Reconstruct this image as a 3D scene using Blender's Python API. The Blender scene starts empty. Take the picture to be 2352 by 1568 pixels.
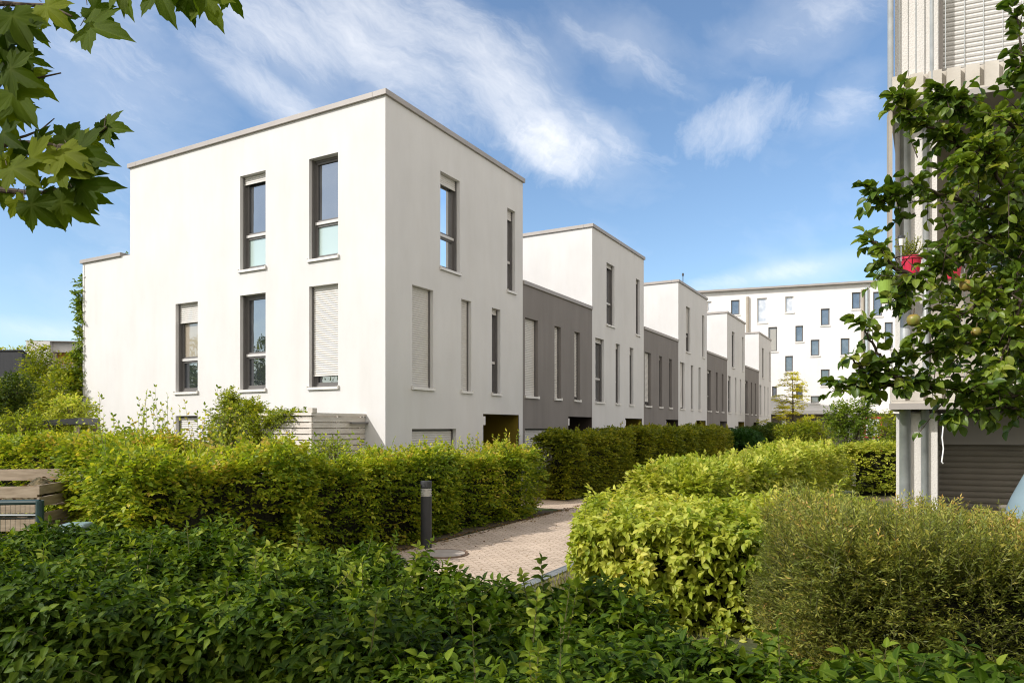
import bpy, math, random
import numpy as np
from mathutils import Vector

random.seed(7)
RNG = np.random.default_rng(11)
SC = bpy.context.scene
COL = SC.collection

# ------------------------------------------------------------------ frame of the place (metres)
F, CX, HZ, EYE = 1629.0, 1176.0, 980.0, 1.8
def at(u, v, Y):
    """a point Y metres ahead of the tripod, from where it stands in the picture"""
    return np.array([(u - CX) / F * Y, Y, EYE + (HZ - v) / F * Y])
EB = np.array([.485, .874, 0.]); EA = np.array([-.874, .485, 0.]); NB = -EA
CORNER = np.array([-2.602, 14.57, 0.])
SUN_VEC = np.array([-1.349, -.68, 1.1])

# ------------------------------------------------------------------ node helpers
def lin(c):
    return tuple((x / 12.92 if x <= .04045 else ((x + .055) / 1.055) ** 2.4) for x in c)

def new_mat(name):
    m = bpy.data.materials.new(name); m.use_nodes = True
    nt = m.node_tree
    return m, nt, nt.nodes['Principled BSDF'], nt.nodes['Material Output']

def N(nt, typ, **kw):
    n = nt.nodes.new(typ)
    for k, v in kw.items():
        if k.startswith('i_'):
            n.inputs[k[2:].replace('_', ' ')].default_value = v
        else:
            setattr(n, k, v)
    return n

def ramp(nt, stops, fac=None):
    r = nt.nodes.new('ShaderNodeValToRGB')
    e = r.color_ramp.elements
    while len(e) < len(stops): e.new(.5)
    for i, (p, c) in enumerate(stops):
        e[i].position = p; e[i].color = (c[0], c[1], c[2], 1)
    if fac is not None: nt.links.new(fac, r.inputs['Fac'])
    return r

def rough_mat(name, ca, cb, scale=3., stretch=(1, 1, 1), rough=.85, bump=.15, bscale=60., bdist=.004, spec=.3, metal=0., detail=5., stain=None):
    """two tones mottled by noise, with a fine bump"""
    m, nt, p, out = new_mat(name); L = nt.links.new
    tc = N(nt, 'ShaderNodeTexCoord'); mp = N(nt, 'ShaderNodeMapping'); mp.inputs['Scale'].default_value = stretch
    L(tc.outputs['Object'], mp.inputs['Vector'])
    n1 = N(nt, 'ShaderNodeTexNoise'); n1.inputs['Scale'].default_value = scale; n1.inputs['Detail'].default_value = detail
    L(mp.outputs['Vector'], n1.inputs['Vector'])
    r = ramp(nt, [(.3, ca), (.7, cb)], n1.outputs['Fac'])
    col = r.outputs['Color']
    if stain:
        n3 = N(nt, 'ShaderNodeTexNoise'); n3.inputs['Scale'].default_value = 1.0; n3.inputs['Detail'].default_value = 6
        mp3 = N(nt, 'ShaderNodeMapping'); mp3.inputs['Scale'].default_value = (2.6, 2.6, .28)
        L(tc.outputs['Object'], mp3.inputs['Vector']); L(mp3.outputs['Vector'], n3.inputs['Vector'])
        r3 = ramp(nt, [(.46, (1, 1, 1)), (.72, stain)], n3.outputs['Fac'])
        mx = N(nt, 'ShaderNodeMix', data_type='RGBA', blend_type='MULTIPLY'); mx.inputs['Factor'].default_value = 1
        L(col, mx.inputs[6]); L(r3.outputs['Color'], mx.inputs[7]); col = mx.outputs[2]
        n4 = N(nt, 'ShaderNodeTexNoise'); n4.inputs['Scale'].default_value = 1.0; n4.inputs['Detail'].default_value = 8; n4.inputs['Roughness'].default_value = .7
        mp4 = N(nt, 'ShaderNodeMapping'); mp4.inputs['Scale'].default_value = (6, 6, 1.6); L(tc.outputs['Object'], mp4.inputs['Vector']); L(mp4.outputs['Vector'], n4.inputs['Vector'])
        r4 = ramp(nt, [(.36, (.982, .98, .976)), (.58, (1, 1, 1))], n4.outputs['Fac'])
        mx4 = N(nt, 'ShaderNodeMix', data_type='RGBA', blend_type='MULTIPLY'); mx4.inputs['Factor'].default_value = 1
        L(col, mx4.inputs[6]); L(r4.outputs['Color'], mx4.inputs[7]); col = mx4.outputs[2]
    L(col, p.inputs['Base Color'])
    p.inputs['Roughness'].default_value = rough; p.inputs['Metallic'].default_value = metal
    p.inputs['Specular IOR Level'].default_value = spec
    if bump:
        n2 = N(nt, 'ShaderNodeTexNoise'); n2.inputs['Scale'].default_value = bscale; n2.inputs['Detail'].default_value = 3
        L(tc.outputs['Object'], n2.inputs['Vector'])
        b = N(nt, 'ShaderNodeBump'); b.inputs['Strength'].default_value = bump; b.inputs['Distance'].default_value = bdist
        L(n2.outputs['Fac'], b.inputs['Height']); L(b.outputs['Normal'], p.inputs['Normal'])
    return m

def leaf_mat(name, stops, trans=.38, rough=.42, spec=.35, patch=1.2, tgain=(1.5, 1.45, .7)):
    """leaf: colour differs leaf by leaf and drifts over the plant; light passes through the blade"""
    m, nt, p, out = new_mat(name); L = nt.links.new
    a = N(nt, 'ShaderNodeAttribute'); a.attribute_name = 'rnd'
    tc = N(nt, 'ShaderNodeTexCoord')
    n1 = N(nt, 'ShaderNodeTexNoise'); n1.inputs['Scale'].default_value = patch; n1.inputs['Detail'].default_value = 2
    L(tc.outputs['Object'], n1.inputs['Vector'])
    mm = N(nt, 'ShaderNodeMath', operation='MULTIPLY_ADD'); mm.inputs[1].default_value = .9; mm.inputs[2].default_value = -.45
    L(n1.outputs['Fac'], mm.inputs[0])
    ad = N(nt, 'ShaderNodeMath', operation='ADD'); ad.use_clamp = True
    L(a.outputs['Fac'], ad.inputs[0]); L(mm.outputs[0], ad.inputs[1])
    r = ramp(nt, stops, ad.outputs[0])
    va = N(nt, 'ShaderNodeAttribute'); va.attribute_name = 'vein'
    vr = N(nt, 'ShaderNodeMapRange'); vr.inputs['From Min'].default_value = .72; vr.inputs['From Max'].default_value = .95; vr.inputs['To Max'].default_value = .45
    L(va.outputs['Fac'], vr.inputs['Value'])
    vm = N(nt, 'ShaderNodeMix', data_type='RGBA', blend_type='ADD'); vm.inputs[7].default_value = (.10, .11, .03, 1)
    L(vr.outputs[0], vm.inputs['Factor']); L(r.outputs['Color'], vm.inputs[6])
    L(vm.outputs[2], p.inputs['Base Color'])
    p.inputs['Roughness'].default_value = rough; p.inputs['Specular IOR Level'].default_value = spec
    t = N(nt, 'ShaderNodeBsdfTranslucent')
    mu = N(nt, 'ShaderNodeMix', data_type='RGBA', blend_type='MULTIPLY'); mu.inputs['Factor'].default_value = 1
    mu.inputs[7].default_value = (*tgain, 1)
    L(r.outputs['Color'], mu.inputs[6]); L(mu.outputs[2], t.inputs['Color'])
    mx = N(nt, 'ShaderNodeMixShader'); mx.inputs[0].default_value = trans
    L(p.outputs[0], mx.inputs[1]); L(t.outputs[0], mx.inputs[2]); L(mx.outputs[0], out.inputs['Surface'])
    return m

def glass_mat(name, base, refl=.16, rough=.015, blotch=None):
    """window pane: a dim interior under a coated, mirror-smooth face"""
    m, nt, p, out = new_mat(name); L = nt.links.new
    p.inputs['Base Color'].default_value = (*base, 1); p.inputs['Roughness'].default_value = .6
    p.inputs['Specular IOR Level'].default_value = 0
    if blotch:
        tc = N(nt, 'ShaderNodeTexCoord'); n1 = N(nt, 'ShaderNodeTexNoise'); n1.inputs['Scale'].default_value = 2.2
        L(tc.outputs['Object'], n1.inputs['Vector'])
        r = ramp(nt, [(.35, base), (.65, blotch)], n1.outputs['Fac']); L(r.outputs['Color'], p.inputs['Base Color'])
    wn_ = N(nt, 'ShaderNodeTexNoise'); wn_.inputs['Scale'].default_value = 1.7; tco = N(nt, 'ShaderNodeTexCoord'); L(tco.outputs['Object'], wn_.inputs['Vector'])
    wb = N(nt, 'ShaderNodeBump'); wb.inputs['Strength'].default_value = .12; wb.inputs['Distance'].default_value = .05; L(wn_.outputs['Fac'], wb.inputs['Height'])
    g = N(nt, 'ShaderNodeBsdfGlossy'); L(wb.outputs['Normal'], g.inputs['Normal']); g.inputs['Roughness'].default_value = rough; g.inputs['Color'].default_value = (.95, .97, 1, 1)
    lw = N(nt, 'ShaderNodeFresnel'); lw.inputs['IOR'].default_value = 1.5
    mp = N(nt, 'ShaderNodeMath', operation='MULTIPLY_ADD'); mp.inputs[1].default_value = 1 - refl; mp.inputs[2].default_value = refl
    mp.use_clamp = True
    L(lw.outputs[0], mp.inputs[0])
    mx = N(nt, 'ShaderNodeMixShader'); L(mp.outputs[0], mx.inputs[0]); L(p.outputs[0], mx.inputs[1]); L(g.outputs[0], mx.inputs[2])
    L(mx.outputs[0], out.inputs['Surface'])
    return m

M = {}
M['white'] = rough_mat('white_render', (.578, .570, .560), (.630, .622, .611), 1.1, (1, 1, .6), bump=.4, bscale=70, bdist=.005, stain=(.975, .97, .962))
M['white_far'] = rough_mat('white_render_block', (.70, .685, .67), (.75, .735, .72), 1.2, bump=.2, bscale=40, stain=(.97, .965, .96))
M['grey'] = rough_mat('grey_render', (.195, .178, .166), (.22, .202, .19), 1.8, (1, 1, .35), bump=.25, bscale=150, bdist=.003, stain=(.9, .9, .9))
M['roughwhite'] = rough_mat('rough_white_plaster', (.58, .555, .52), (.64, .615, .58), 2.5, bump=.6, bscale=70, bdist=.008)
M['coping'] = rough_mat('coping_sheet_metal', (.31, .285, .265), (.35, .322, .30), 2, rough=.5, bump=.05, bscale=20, spec=.4)
M['roofing'] = rough_mat('flat_roof_felt', (.10, .10, .10), (.16, .155, .15), 4, bump=.4, bscale=80)
M['frame'] = rough_mat('window_frame_grey', (.115, .108, .104), (.13, .124, .12), 6, rough=.45, bump=0, spec=.45)
M['transom'] = rough_mat('window_transom_lit', (.5, .49, .48), (.56, .55, .54), 6, rough=.4, bump=0, spec=.5)  # paler than the frame: light on the transom put into its colour
M['sill'] = rough_mat('sill_aluminium', (.62, .6, .57), (.68, .66, .63), 5, rough=.45, bump=0, spec=.5)
M['shutter'] = rough_mat('shutter_slats', (.55, .535, .51), (.60, .585, .56), 3, rough=.55, bump=0)
M['shutter_shaded'] = rough_mat('shaded_shutter_slats', (.20, .18, .15), (.24, .215, .18), 3, rough=.6, bump=0)  # shutter tone darkened: shade of the balcony recess put into the colour
M['ochre'] = rough_mat('ochre_render', (.17, .125, .012), (.20, .15, .016), 3, bump=.2)
M['brown'] = rough_mat('brown_render', (.05, .035, .028), (.06, .045, .035), 3, bump=.2)
M['door'] = rough_mat('dark_door', (.045, .045, .04), (.06, .058, .05), 3, rough=.5, bump=0)
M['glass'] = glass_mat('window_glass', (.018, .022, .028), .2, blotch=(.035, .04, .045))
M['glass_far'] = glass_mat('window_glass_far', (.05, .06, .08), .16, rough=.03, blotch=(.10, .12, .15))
M['frosted'] = glass_mat('frosted_glass', (.36, .46, .44), .1, rough=.2)
M['curtain'] = glass_mat('glass_over_curtain', (.33, .29, .23), .1, rough=.03)
M['lace'] = glass_mat('glass_over_lace', (.40, .42, .46), .14, rough=.03, blotch=(.62, .62, .62))
M['galv'] = rough_mat('galvanised_steel', (.25, .265, .26), (.33, .345, .34), 9, rough=.45, metal=.2, bump=.05, bscale=30, spec=.5)
M['zinc'] = rough_mat('zinc_downpipe', (.32, .36, .38), (.40, .44, .46), 5, rough=.4, metal=.3, bump=0)
M['wood'] = rough_mat('weathered_wood', (.26, .205, .145), (.42, .345, .26), 4, (1, 1, 6), bump=.4, bscale=40)
M['wood_dark'] = rough_mat('old_wood', (.12, .085, .05), (.2, .15, .1), 4, (1, 1, 6), bump=.4, bscale=40)
M['wood_pale'] = rough_mat('pale_grey_wood', (.50, .455, .40), (.64, .60, .55), 3, (1, 1, 5), bump=.35, bscale=40)
M['wood_warm'] = rough_mat('warm_timber', (.5, .25, .05), (.62, .36, .1), 3, (1, 1, .3), bump=.2)
M['bark'] = rough_mat('bark', (.05, .036, .025), (.11, .085, .06), 14, (1, 1, .3), bump=.6, bscale=50, bdist=.01)
M['twig'] = rough_mat('twig_bark', (.06, .04, .025), (.12, .085, .05), 20, bump=0)
M['stem'] = rough_mat('green_stem', (.08, .09, .03), (.13, .12, .045), 20, bump=0)
M['core'] = rough_mat('hedge_interior_shade', (.006, .008, .003), (.018, .018, .008), 14, bump=1, bscale=18, bdist=.06)  # near-black: shade between the leaves put into the twig colour
M['anthracite'] = rough_mat('anthracite_paint', (.035, .037, .042), (.045, .047, .052), 6, rough=.45, bump=.05, bscale=120, spec=.4)
M['lens'] = rough_mat('lamp_lens', (.62, .62, .58), (.72, .72, .68), 6, rough=.25, bump=0, spec=.5)
M['iron'] = rough_mat('rusty_iron', (.12, .075, .05), (.2, .13, .09), 12, bump=.3)
M['concrete'] = rough_mat('concrete', (.36, .31, .26), (.46, .40, .34), 6, bump=.3, bscale=90)
M['steel'] = rough_mat('steel_grating', (.26, .28, .29), (.36, .38, .39), 8, rough=.5, metal=.4, bump=0)
M['green_metal'] = rough_mat('dark_green_paint', (.012, .035, .035), (.018, .045, .043), 6, rough=.4, bump=0, spec=.45)
M['bluebox'] = rough_mat('blue_grey_plastic', (.18, .26, .27), (.22, .30, .31), 5, rough=.5, bump=0)
M['tarp'] = rough_mat('pale_blue_cover', (.17, .235, .26), (.21, .28, .31), 3, rough=.5, bump=.2, bscale=9, bdist=.02)
M['red'] = rough_mat('red_plastic', (.44, .010, .04), (.52, .014, .05), 4, rough=.4, bump=0, spec=.45)
M['lime'] = rough_mat('lime_green_plastic', (.22, .34, .05), (.27, .39, .07), 4, rough=.4, bump=0, spec=.45)
M['beige'] = rough_mat('beige_render', (.33, .29, .24), (.38, .34, .28), 3, bump=.3)
M['screen'] = rough_mat('balcony_screen', (.36, .32, .28), (.42, .38, .33), 3, (1, 1, 9), rough=.7, bump=.2)
M['corr'] = rough_mat('concrete_strip', (.42, .385, .33), (.55, .51, .45), 5, bump=.3, bscale=40)
M['cord'] = rough_mat('white_cord', (.75, .75, .74), (.8, .8, .78), 5, bump=0)
M['darkclad'] = rough_mat('dark_cladding', (.02, .022, .026), (.03, .031, .035), 3, (6, 6, .3), rough=.6, bump=.1)
M['compost'] = rough_mat('compost_heap', (.05, .045, .02), (.16, .12, .06), 12, bump=1, bscale=40, bdist=.03)
M['soil'] = rough_mat('soil', (.075, .055, .035), (.14, .11, .075), 3, bump=.8, bscale=30, bdist=.03)
M['apple'] = rough_mat('apple_skin', (.19, .21, .035), (.34, .15, .05), 22, rough=.4, bump=0, spec=.45)

# ------------------------------------------------------------------ mesh helpers
class MB:
    def __init__(s): s.v = []; s.f = []
    def quad(s, a, b, c, d):
        i = len(s.v); s.v += [tuple(a), tuple(b), tuple(c), tuple(d)]; s.f.append((i, i + 1, i + 2, i + 3))
    def poly(s, pts):
        i = len(s.v); s.v += [tuple(p) for p in pts]; s.f.append(tuple(range(i, i + len(pts))))
    def hexa(s, p):   # 8 points: bottom 0-3, top 4-7
        i = len(s.v); s.v += [tuple(q) for q in p]
        for f in ((3, 2, 1, 0), (4, 5, 6, 7), (0, 1, 5, 4), (1, 2, 6, 5), (2, 3, 7, 6), (3, 0, 4, 7)):
            s.f.append(tuple(i + k for k in f))
    def box(s, x0, x1, y0, y1, z0, z1):
        s.hexa([(x0, y0, z0), (x1, y0, z0), (x1, y1, z0), (x0, y1, z0), (x0, y0, z1), (x1, y0, z1), (x1, y1, z1), (x0, y1, z1)])
    def tube(s, pts, rad, n=6, cap=True):
        pts = [np.array(p, float) for p in pts]
        if not hasattr(rad, '__len__'): rad = [rad] * len(pts)
        b = len(s.v); up = np.array([0, 0, 1.])
        for i, p in enumerate(pts):
            d = pts[min(i + 1, len(pts) - 1)] - pts[max(i - 1, 0)]; d = d / (np.linalg.norm(d) + 1e-9)
            r = np.array([1., 0, 0]) if abs(d[2]) > .95 else up
            x = np.cross(d, r); x /= np.linalg.norm(x); y = np.cross(d, x)
            for k in range(n):
                a = 2 * math.pi * k / n
                s.v.append(tuple(p + rad[i] * (math.cos(a) * x + math.sin(a) * y)))
        for i in range(len(pts) - 1):
            for k in range(n):
                k2 = (k + 1) % n
                s.f.append((b + i * n + k, b + i * n + k2, b + (i + 1) * n + k2, b + (i + 1) * n + k))
        if cap:
            s.f.append(tuple(b + k for k in range(n)))
            e = b + (len(pts) - 1) * n
            s.f.append(tuple(e + k for k in reversed(range(n))))
    def lathe(s, c, prof, n=24):
        b = len(s.v)
        for r, z in prof:
            for k in range(n):
                a = 2 * math.pi * k / n
                s.v.append((c[0] + r * math.cos(a), c[1] + r * math.sin(a), c[2] + z))
        for i in range(len(prof) - 1):
            for k in range(n):
                k2 = (k + 1) % n
                s.f.append((b + i * n + k, b + i * n + k2, b + (i + 1) * n + k2, b + (i + 1) * n + k))
        s.f.append(tuple(b + k for k in reversed(range(n)))); e = b + (len(prof) - 1) * n
        s.f.append(tuple(e + k for k in range(n)))
    def build(s, name, mat, parent=None, smooth=False, bevel=0):
        me = bpy.data.meshes.new(name); me.from_pydata(s.v, [], s.f); me.update()
        return link(name, me, mat, parent, smooth, bevel)

def link(name, me, mat, parent=None, smooth=False, bevel=0):
    o = bpy.data.objects.new(name, me); COL.objects.link(o)
    if mat: me.materials.append(M[mat] if isinstance(mat, str) else mat)
    if smooth: me.polygons.foreach_set('use_smooth', [True] * len(me.polygons))
    if parent is not None: o.parent = parent
    if bevel:
        b = o.modifiers.new('bevel', 'BEVEL'); b.width = bevel; b.segments = 2; b.limit_method = 'ANGLE'
    return o

def tag(o, label, cat, group=None):
    o['label'] = label; o['category'] = cat
    if group: o['group'] = group
    return o

def thing(name, label, cat, loc=(0, 0, 0), rz=0., group=None):
    o = bpy.data.objects.new(name, None); COL.objects.link(o)
    o.location = loc; o.rotation_euler = (0, 0, rz); o.empty_display_size = .2
    return tag(o, label, cat, group)

# ------------------------------------------------------------------ foliage helpers (numpy)
def nrm(a): return a / (np.linalg.norm(a, axis=-1, keepdims=True) + 1e-9)

def leaf_tmpl(rows, widths, droop=.2, fold=.06):
    """(verts, tris) of one leaf: x along the blade (0..1), y across, z up"""
    v = [(0, 0, 0)]; f = []
    for x, w in zip(rows, widths):
        z = -droop * x * x
        v += [(x, w, z + fold * w / .25), (x, 0, z), (x, -w, z + fold * w / .25)]
    v.append((1, 0, -droop)); n = len(rows); t = len(v) - 1
    f += [(0, 2, 1), (0, 3, 2)]
    for i in range(n - 1):
        a = 1 + 3 * i; b = a + 3
        f += [(a, a + 1, b + 1), (a, b + 1, b), (a + 1, a + 2, b + 2), (a + 1, b + 2, b + 1)]
    a = 1 + 3 * (n - 1)
    f += [(a, a + 1, t), (a + 1, a + 2, t)]
    return np.array(v, float), np.array(f)

T_NEAR = leaf_tmpl((.18, .42, .7, .88), (.19, .29, .23, .11), .40, .12)
T_OVAL = leaf_tmpl((.12, .35, .65, .88), (.19, .33, .33, .18), .30, .17)
T_MID = leaf_tmpl((.3, .68), (.27, .22), .18, .07)
T_FAR = (np.array([(0, 0, 0), (.45, .30, .04), (.45, -.30, .04), (1, 0, -.12)], float), np.array([(0, 2, 1), (1, 2, 3)]))
T_NARROW = (np.array([(0, 0, 0), (.45, .125, .02), (.45, -.125, .02), (1, 0, -.10)], float), np.array([(0, 2, 1), (1, 2, 3)]))

def tri_mesh(name, V, T, rnd=None, vein=None):
    me = bpy.data.meshes.new(name)
    V = np.ascontiguousarray(V, np.float32); T = np.ascontiguousarray(T, np.int32)
    me.vertices.add(len(V)); me.vertices.foreach_set('co', V.ravel())
    me.loops.add(T.size); me.loops.foreach_set('vertex_index', T.ravel())
    me.polygons.add(len(T)); me.polygons.foreach_set('loop_start', np.arange(0, T.size, 3, dtype=np.int32))
    if rnd is not None:
        at_ = me.attributes.new('rnd', 'FLOAT', 'FACE'); at_.data.foreach_set('value', np.ascontiguousarray(rnd, np.float32))
    if vein is not None:
        at_ = me.attributes.new('vein', 'FLOAT', 'POINT'); at_.data.foreach_set('value', np.ascontiguousarray(vein, np.float32))
    me.update(calc_edges=True)
    return me

class Leaves:
    """collects leaves and stems of one plant, links them as one mesh each"""
    def __init__(s): s.P = []; s.X = []; s.Z = []; s.S = []; s.R = []; s.st = MB()
    def add(s, P, X, Z, S, R=None):
        n = len(P); s.P.append(P); s.X.append(X); s.Z.append(Z)
        s.S.append(np.broadcast_to(S, (n,))); s.R.append(RNG.random(n) if R is None else R)
    def spray(s, B, D, L, n, size, up=None, ang=.9, sag=.25, pairs=False, jit=.35, rbias=0.):
        """B bases, D directions: n leaves along each shoot, alternating or in opposite pairs"""
        m = len(B); D = nrm(D); L = np.broadcast_to(L, (m,))
        U = np.tile(np.array([0, 0, 1.]), (m, 1)) if up is None else up
        S = np.cross(D, U); bad = np.linalg.norm(S, axis=1) < .15
        S[bad] = np.cross(D[bad], np.array([1., .3, 0])); S = nrm(S)
        U2 = nrm(np.cross(S, D))
        r0 = RNG.random(m)
        for j in range(n):
            t = (j + .6 + .4 * RNG.random(m)) / n
            pos = B + D * (L * t)[:, None]; pos[:, 2] -= sag * L * t * t * .5
            if pairs:
                a = j * 1.57 + r0 * .8
                ax = S * np.cos(a)[:, None] + U2 * np.sin(a)[:, None]; sides = (1, -1)
            else:
                ax = S; sides = ((1 if j % 2 else -1),)
            for sd in sides:
                X = D * math.cos(ang) + ax * (sd * math.sin(ang)) + RNG.normal(0, jit * .55, (m, 3)); X[:, 2] -= sag * .5
                Z = (U2 if not pairs else D * .8 + U * .5) + RNG.normal(0, jit, (m, 3))
                tap = 1 - .35 * abs(t - .45)
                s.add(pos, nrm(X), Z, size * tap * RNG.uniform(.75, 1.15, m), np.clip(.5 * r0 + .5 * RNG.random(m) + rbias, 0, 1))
        # last leaf
        X = D + RNG.normal(0, jit * .5, (m, 3)); X[:, 2] -= sag * .6
        pos = B + D * L[:, None]; pos[:, 2] -= sag * L * .5
        s.add(pos, nrm(X), U2 + RNG.normal(0, jit, (m, 3)), size * RNG.uniform(.6, .95, m), np.clip(.5 * r0 + .5 * RNG.random(m) + rbias, 0, 1))
    def stems(s, B, D, L, r=.002, sag=.25):
        D = nrm(D)
        for b, d, l in zip(B, D, np.broadcast_to(L, (len(B),))):
            e = b + d * l; e[2] -= sag * l * .5; m = b + d * l * .5; m[2] -= sag * l * .12
            s.st.tube([b, m, e], [r * 1.3, r, r * .6], 3, cap=False)
    def build(s, name, tmpl, mat, parent=None, smooth=True, stem_mat='stem', stem_name='stems'):
        P = np.concatenate(s.P); X = np.concatenate(s.X); Z = np.concatenate(s.Z); S = np.concatenate(s.S); R = np.concatenate(s.R)
        Z = nrm(Z - X * np.sum(X * Z, 1, keepdims=True)); Y = np.cross(Z, X)
        tv, tf = tmpl; k = len(tv); n = len(P)
        V = (P[:, None, :] + S[:, None, None] * (tv[None, :, 0:1] * X[:, None, :] + tv[None, :, 1:2] * Y[:, None, :] + tv[None, :, 2:3] * Z[:, None, :])).reshape(-1, 3)
        T = (np.arange(n)[:, None, None] * k + tf[None]).reshape(-1, 3)
        vn = np.zeros(k)
        if k > 60: vn[0] = 1; vn[1:][tv[1:, 3] > 0] = 1
        elif k > 8: vn[0] = 1; vn[2:-1:3] = 1; vn[-1] = 1
        me = tri_mesh(name, V, T, np.repeat(R, len(tf)), np.tile(vn, n))
        o = link(name, me, mat, parent, smooth=smooth and k > 4)
        if s.st.f: s.st.build(stem_name, stem_mat, o if parent is None else parent)
        return o

def bumps(p, f=1., seed=0):
    """smooth 3-D unevenness in -1..1"""
    g = np.random.default_rng(100 + seed); out = np.zeros(len(p))
    for i in range(7):
        k = nrm(g.normal(size=3)) * f * (1.0 + .55 * i); out += np.sin(p @ k + g.uniform(0, 6.28)) / (1 + .35 * i)
    return out / 2.6

def rbox_points(L, W, H, r, n, top_w=1., bottom=False):
    """n points and normals on a box L x W x H with rounded edges (base at z=0)"""
    areas = np.array([L * H, L * H, W * H, W * H, L * W * top_w]); c = RNG.choice(5, n, p=areas / areas.sum())
    a = RNG.uniform(-.5, .5, n); b = RNG.uniform(-.5, .5, n); p = np.zeros((n, 3))
    for i, (sx, sy) in enumerate(((0, -1), (0, 1), (-1, 0), (1, 0))):
        k = c == i
        if sy: p[k, 0] = a[k] * L; p[k, 1] = sy * W / 2
        else: p[k, 1] = a[k] * W; p[k, 0] = sx * L / 2
        p[k, 2] = (b[k] + .5) * H
    k = c == 4; p[k, 0] = a[k] * L; p[k, 1] = b[k] * W; p[k, 2] = H
    lo = np.array([-L / 2 + r, -W / 2 + r, -9]); hi = np.array([L / 2 - r, W / 2 - r, H - r])
    q = np.clip(p, lo, hi); d = p - q; nn = nrm(d)
    return q + nn * r, nn

def place(p, c, yaw):
    cs, sn = math.cos(yaw), math.sin(yaw); R = np.array([[cs, -sn, 0], [sn, cs, 0], [0, 0, 1]])
    return p @ R.T + np.array([c[0], c[1], c[2] if len(c) > 2 else 0.])
def rot(p, yaw): return place(p, (0, 0, 0), yaw)

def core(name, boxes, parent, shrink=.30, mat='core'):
    """solid hedge core: twig mass, painted near-black for the shade in the gaps"""
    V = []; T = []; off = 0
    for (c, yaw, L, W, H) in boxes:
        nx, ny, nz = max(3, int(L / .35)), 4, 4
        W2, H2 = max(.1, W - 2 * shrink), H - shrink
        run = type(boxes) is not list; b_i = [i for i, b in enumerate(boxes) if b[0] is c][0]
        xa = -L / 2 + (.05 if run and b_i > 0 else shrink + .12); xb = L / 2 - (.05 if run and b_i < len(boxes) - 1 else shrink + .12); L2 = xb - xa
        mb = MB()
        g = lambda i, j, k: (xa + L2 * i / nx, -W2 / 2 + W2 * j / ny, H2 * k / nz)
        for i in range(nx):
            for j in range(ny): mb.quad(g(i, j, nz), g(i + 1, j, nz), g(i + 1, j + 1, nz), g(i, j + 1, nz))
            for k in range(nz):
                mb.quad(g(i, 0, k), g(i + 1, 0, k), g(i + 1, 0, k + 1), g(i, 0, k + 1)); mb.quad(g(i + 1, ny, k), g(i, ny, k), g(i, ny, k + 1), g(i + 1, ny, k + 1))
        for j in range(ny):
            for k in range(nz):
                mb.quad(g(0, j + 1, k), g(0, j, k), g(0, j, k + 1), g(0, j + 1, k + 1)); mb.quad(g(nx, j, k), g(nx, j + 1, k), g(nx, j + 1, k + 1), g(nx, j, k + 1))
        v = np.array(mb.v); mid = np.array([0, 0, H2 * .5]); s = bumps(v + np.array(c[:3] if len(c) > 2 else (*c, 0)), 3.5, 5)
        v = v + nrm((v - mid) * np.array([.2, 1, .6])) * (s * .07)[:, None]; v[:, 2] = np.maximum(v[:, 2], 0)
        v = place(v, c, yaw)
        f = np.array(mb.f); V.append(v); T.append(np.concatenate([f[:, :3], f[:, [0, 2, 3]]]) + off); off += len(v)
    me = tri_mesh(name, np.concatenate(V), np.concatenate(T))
    return link(name, me, mat, parent)

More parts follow.
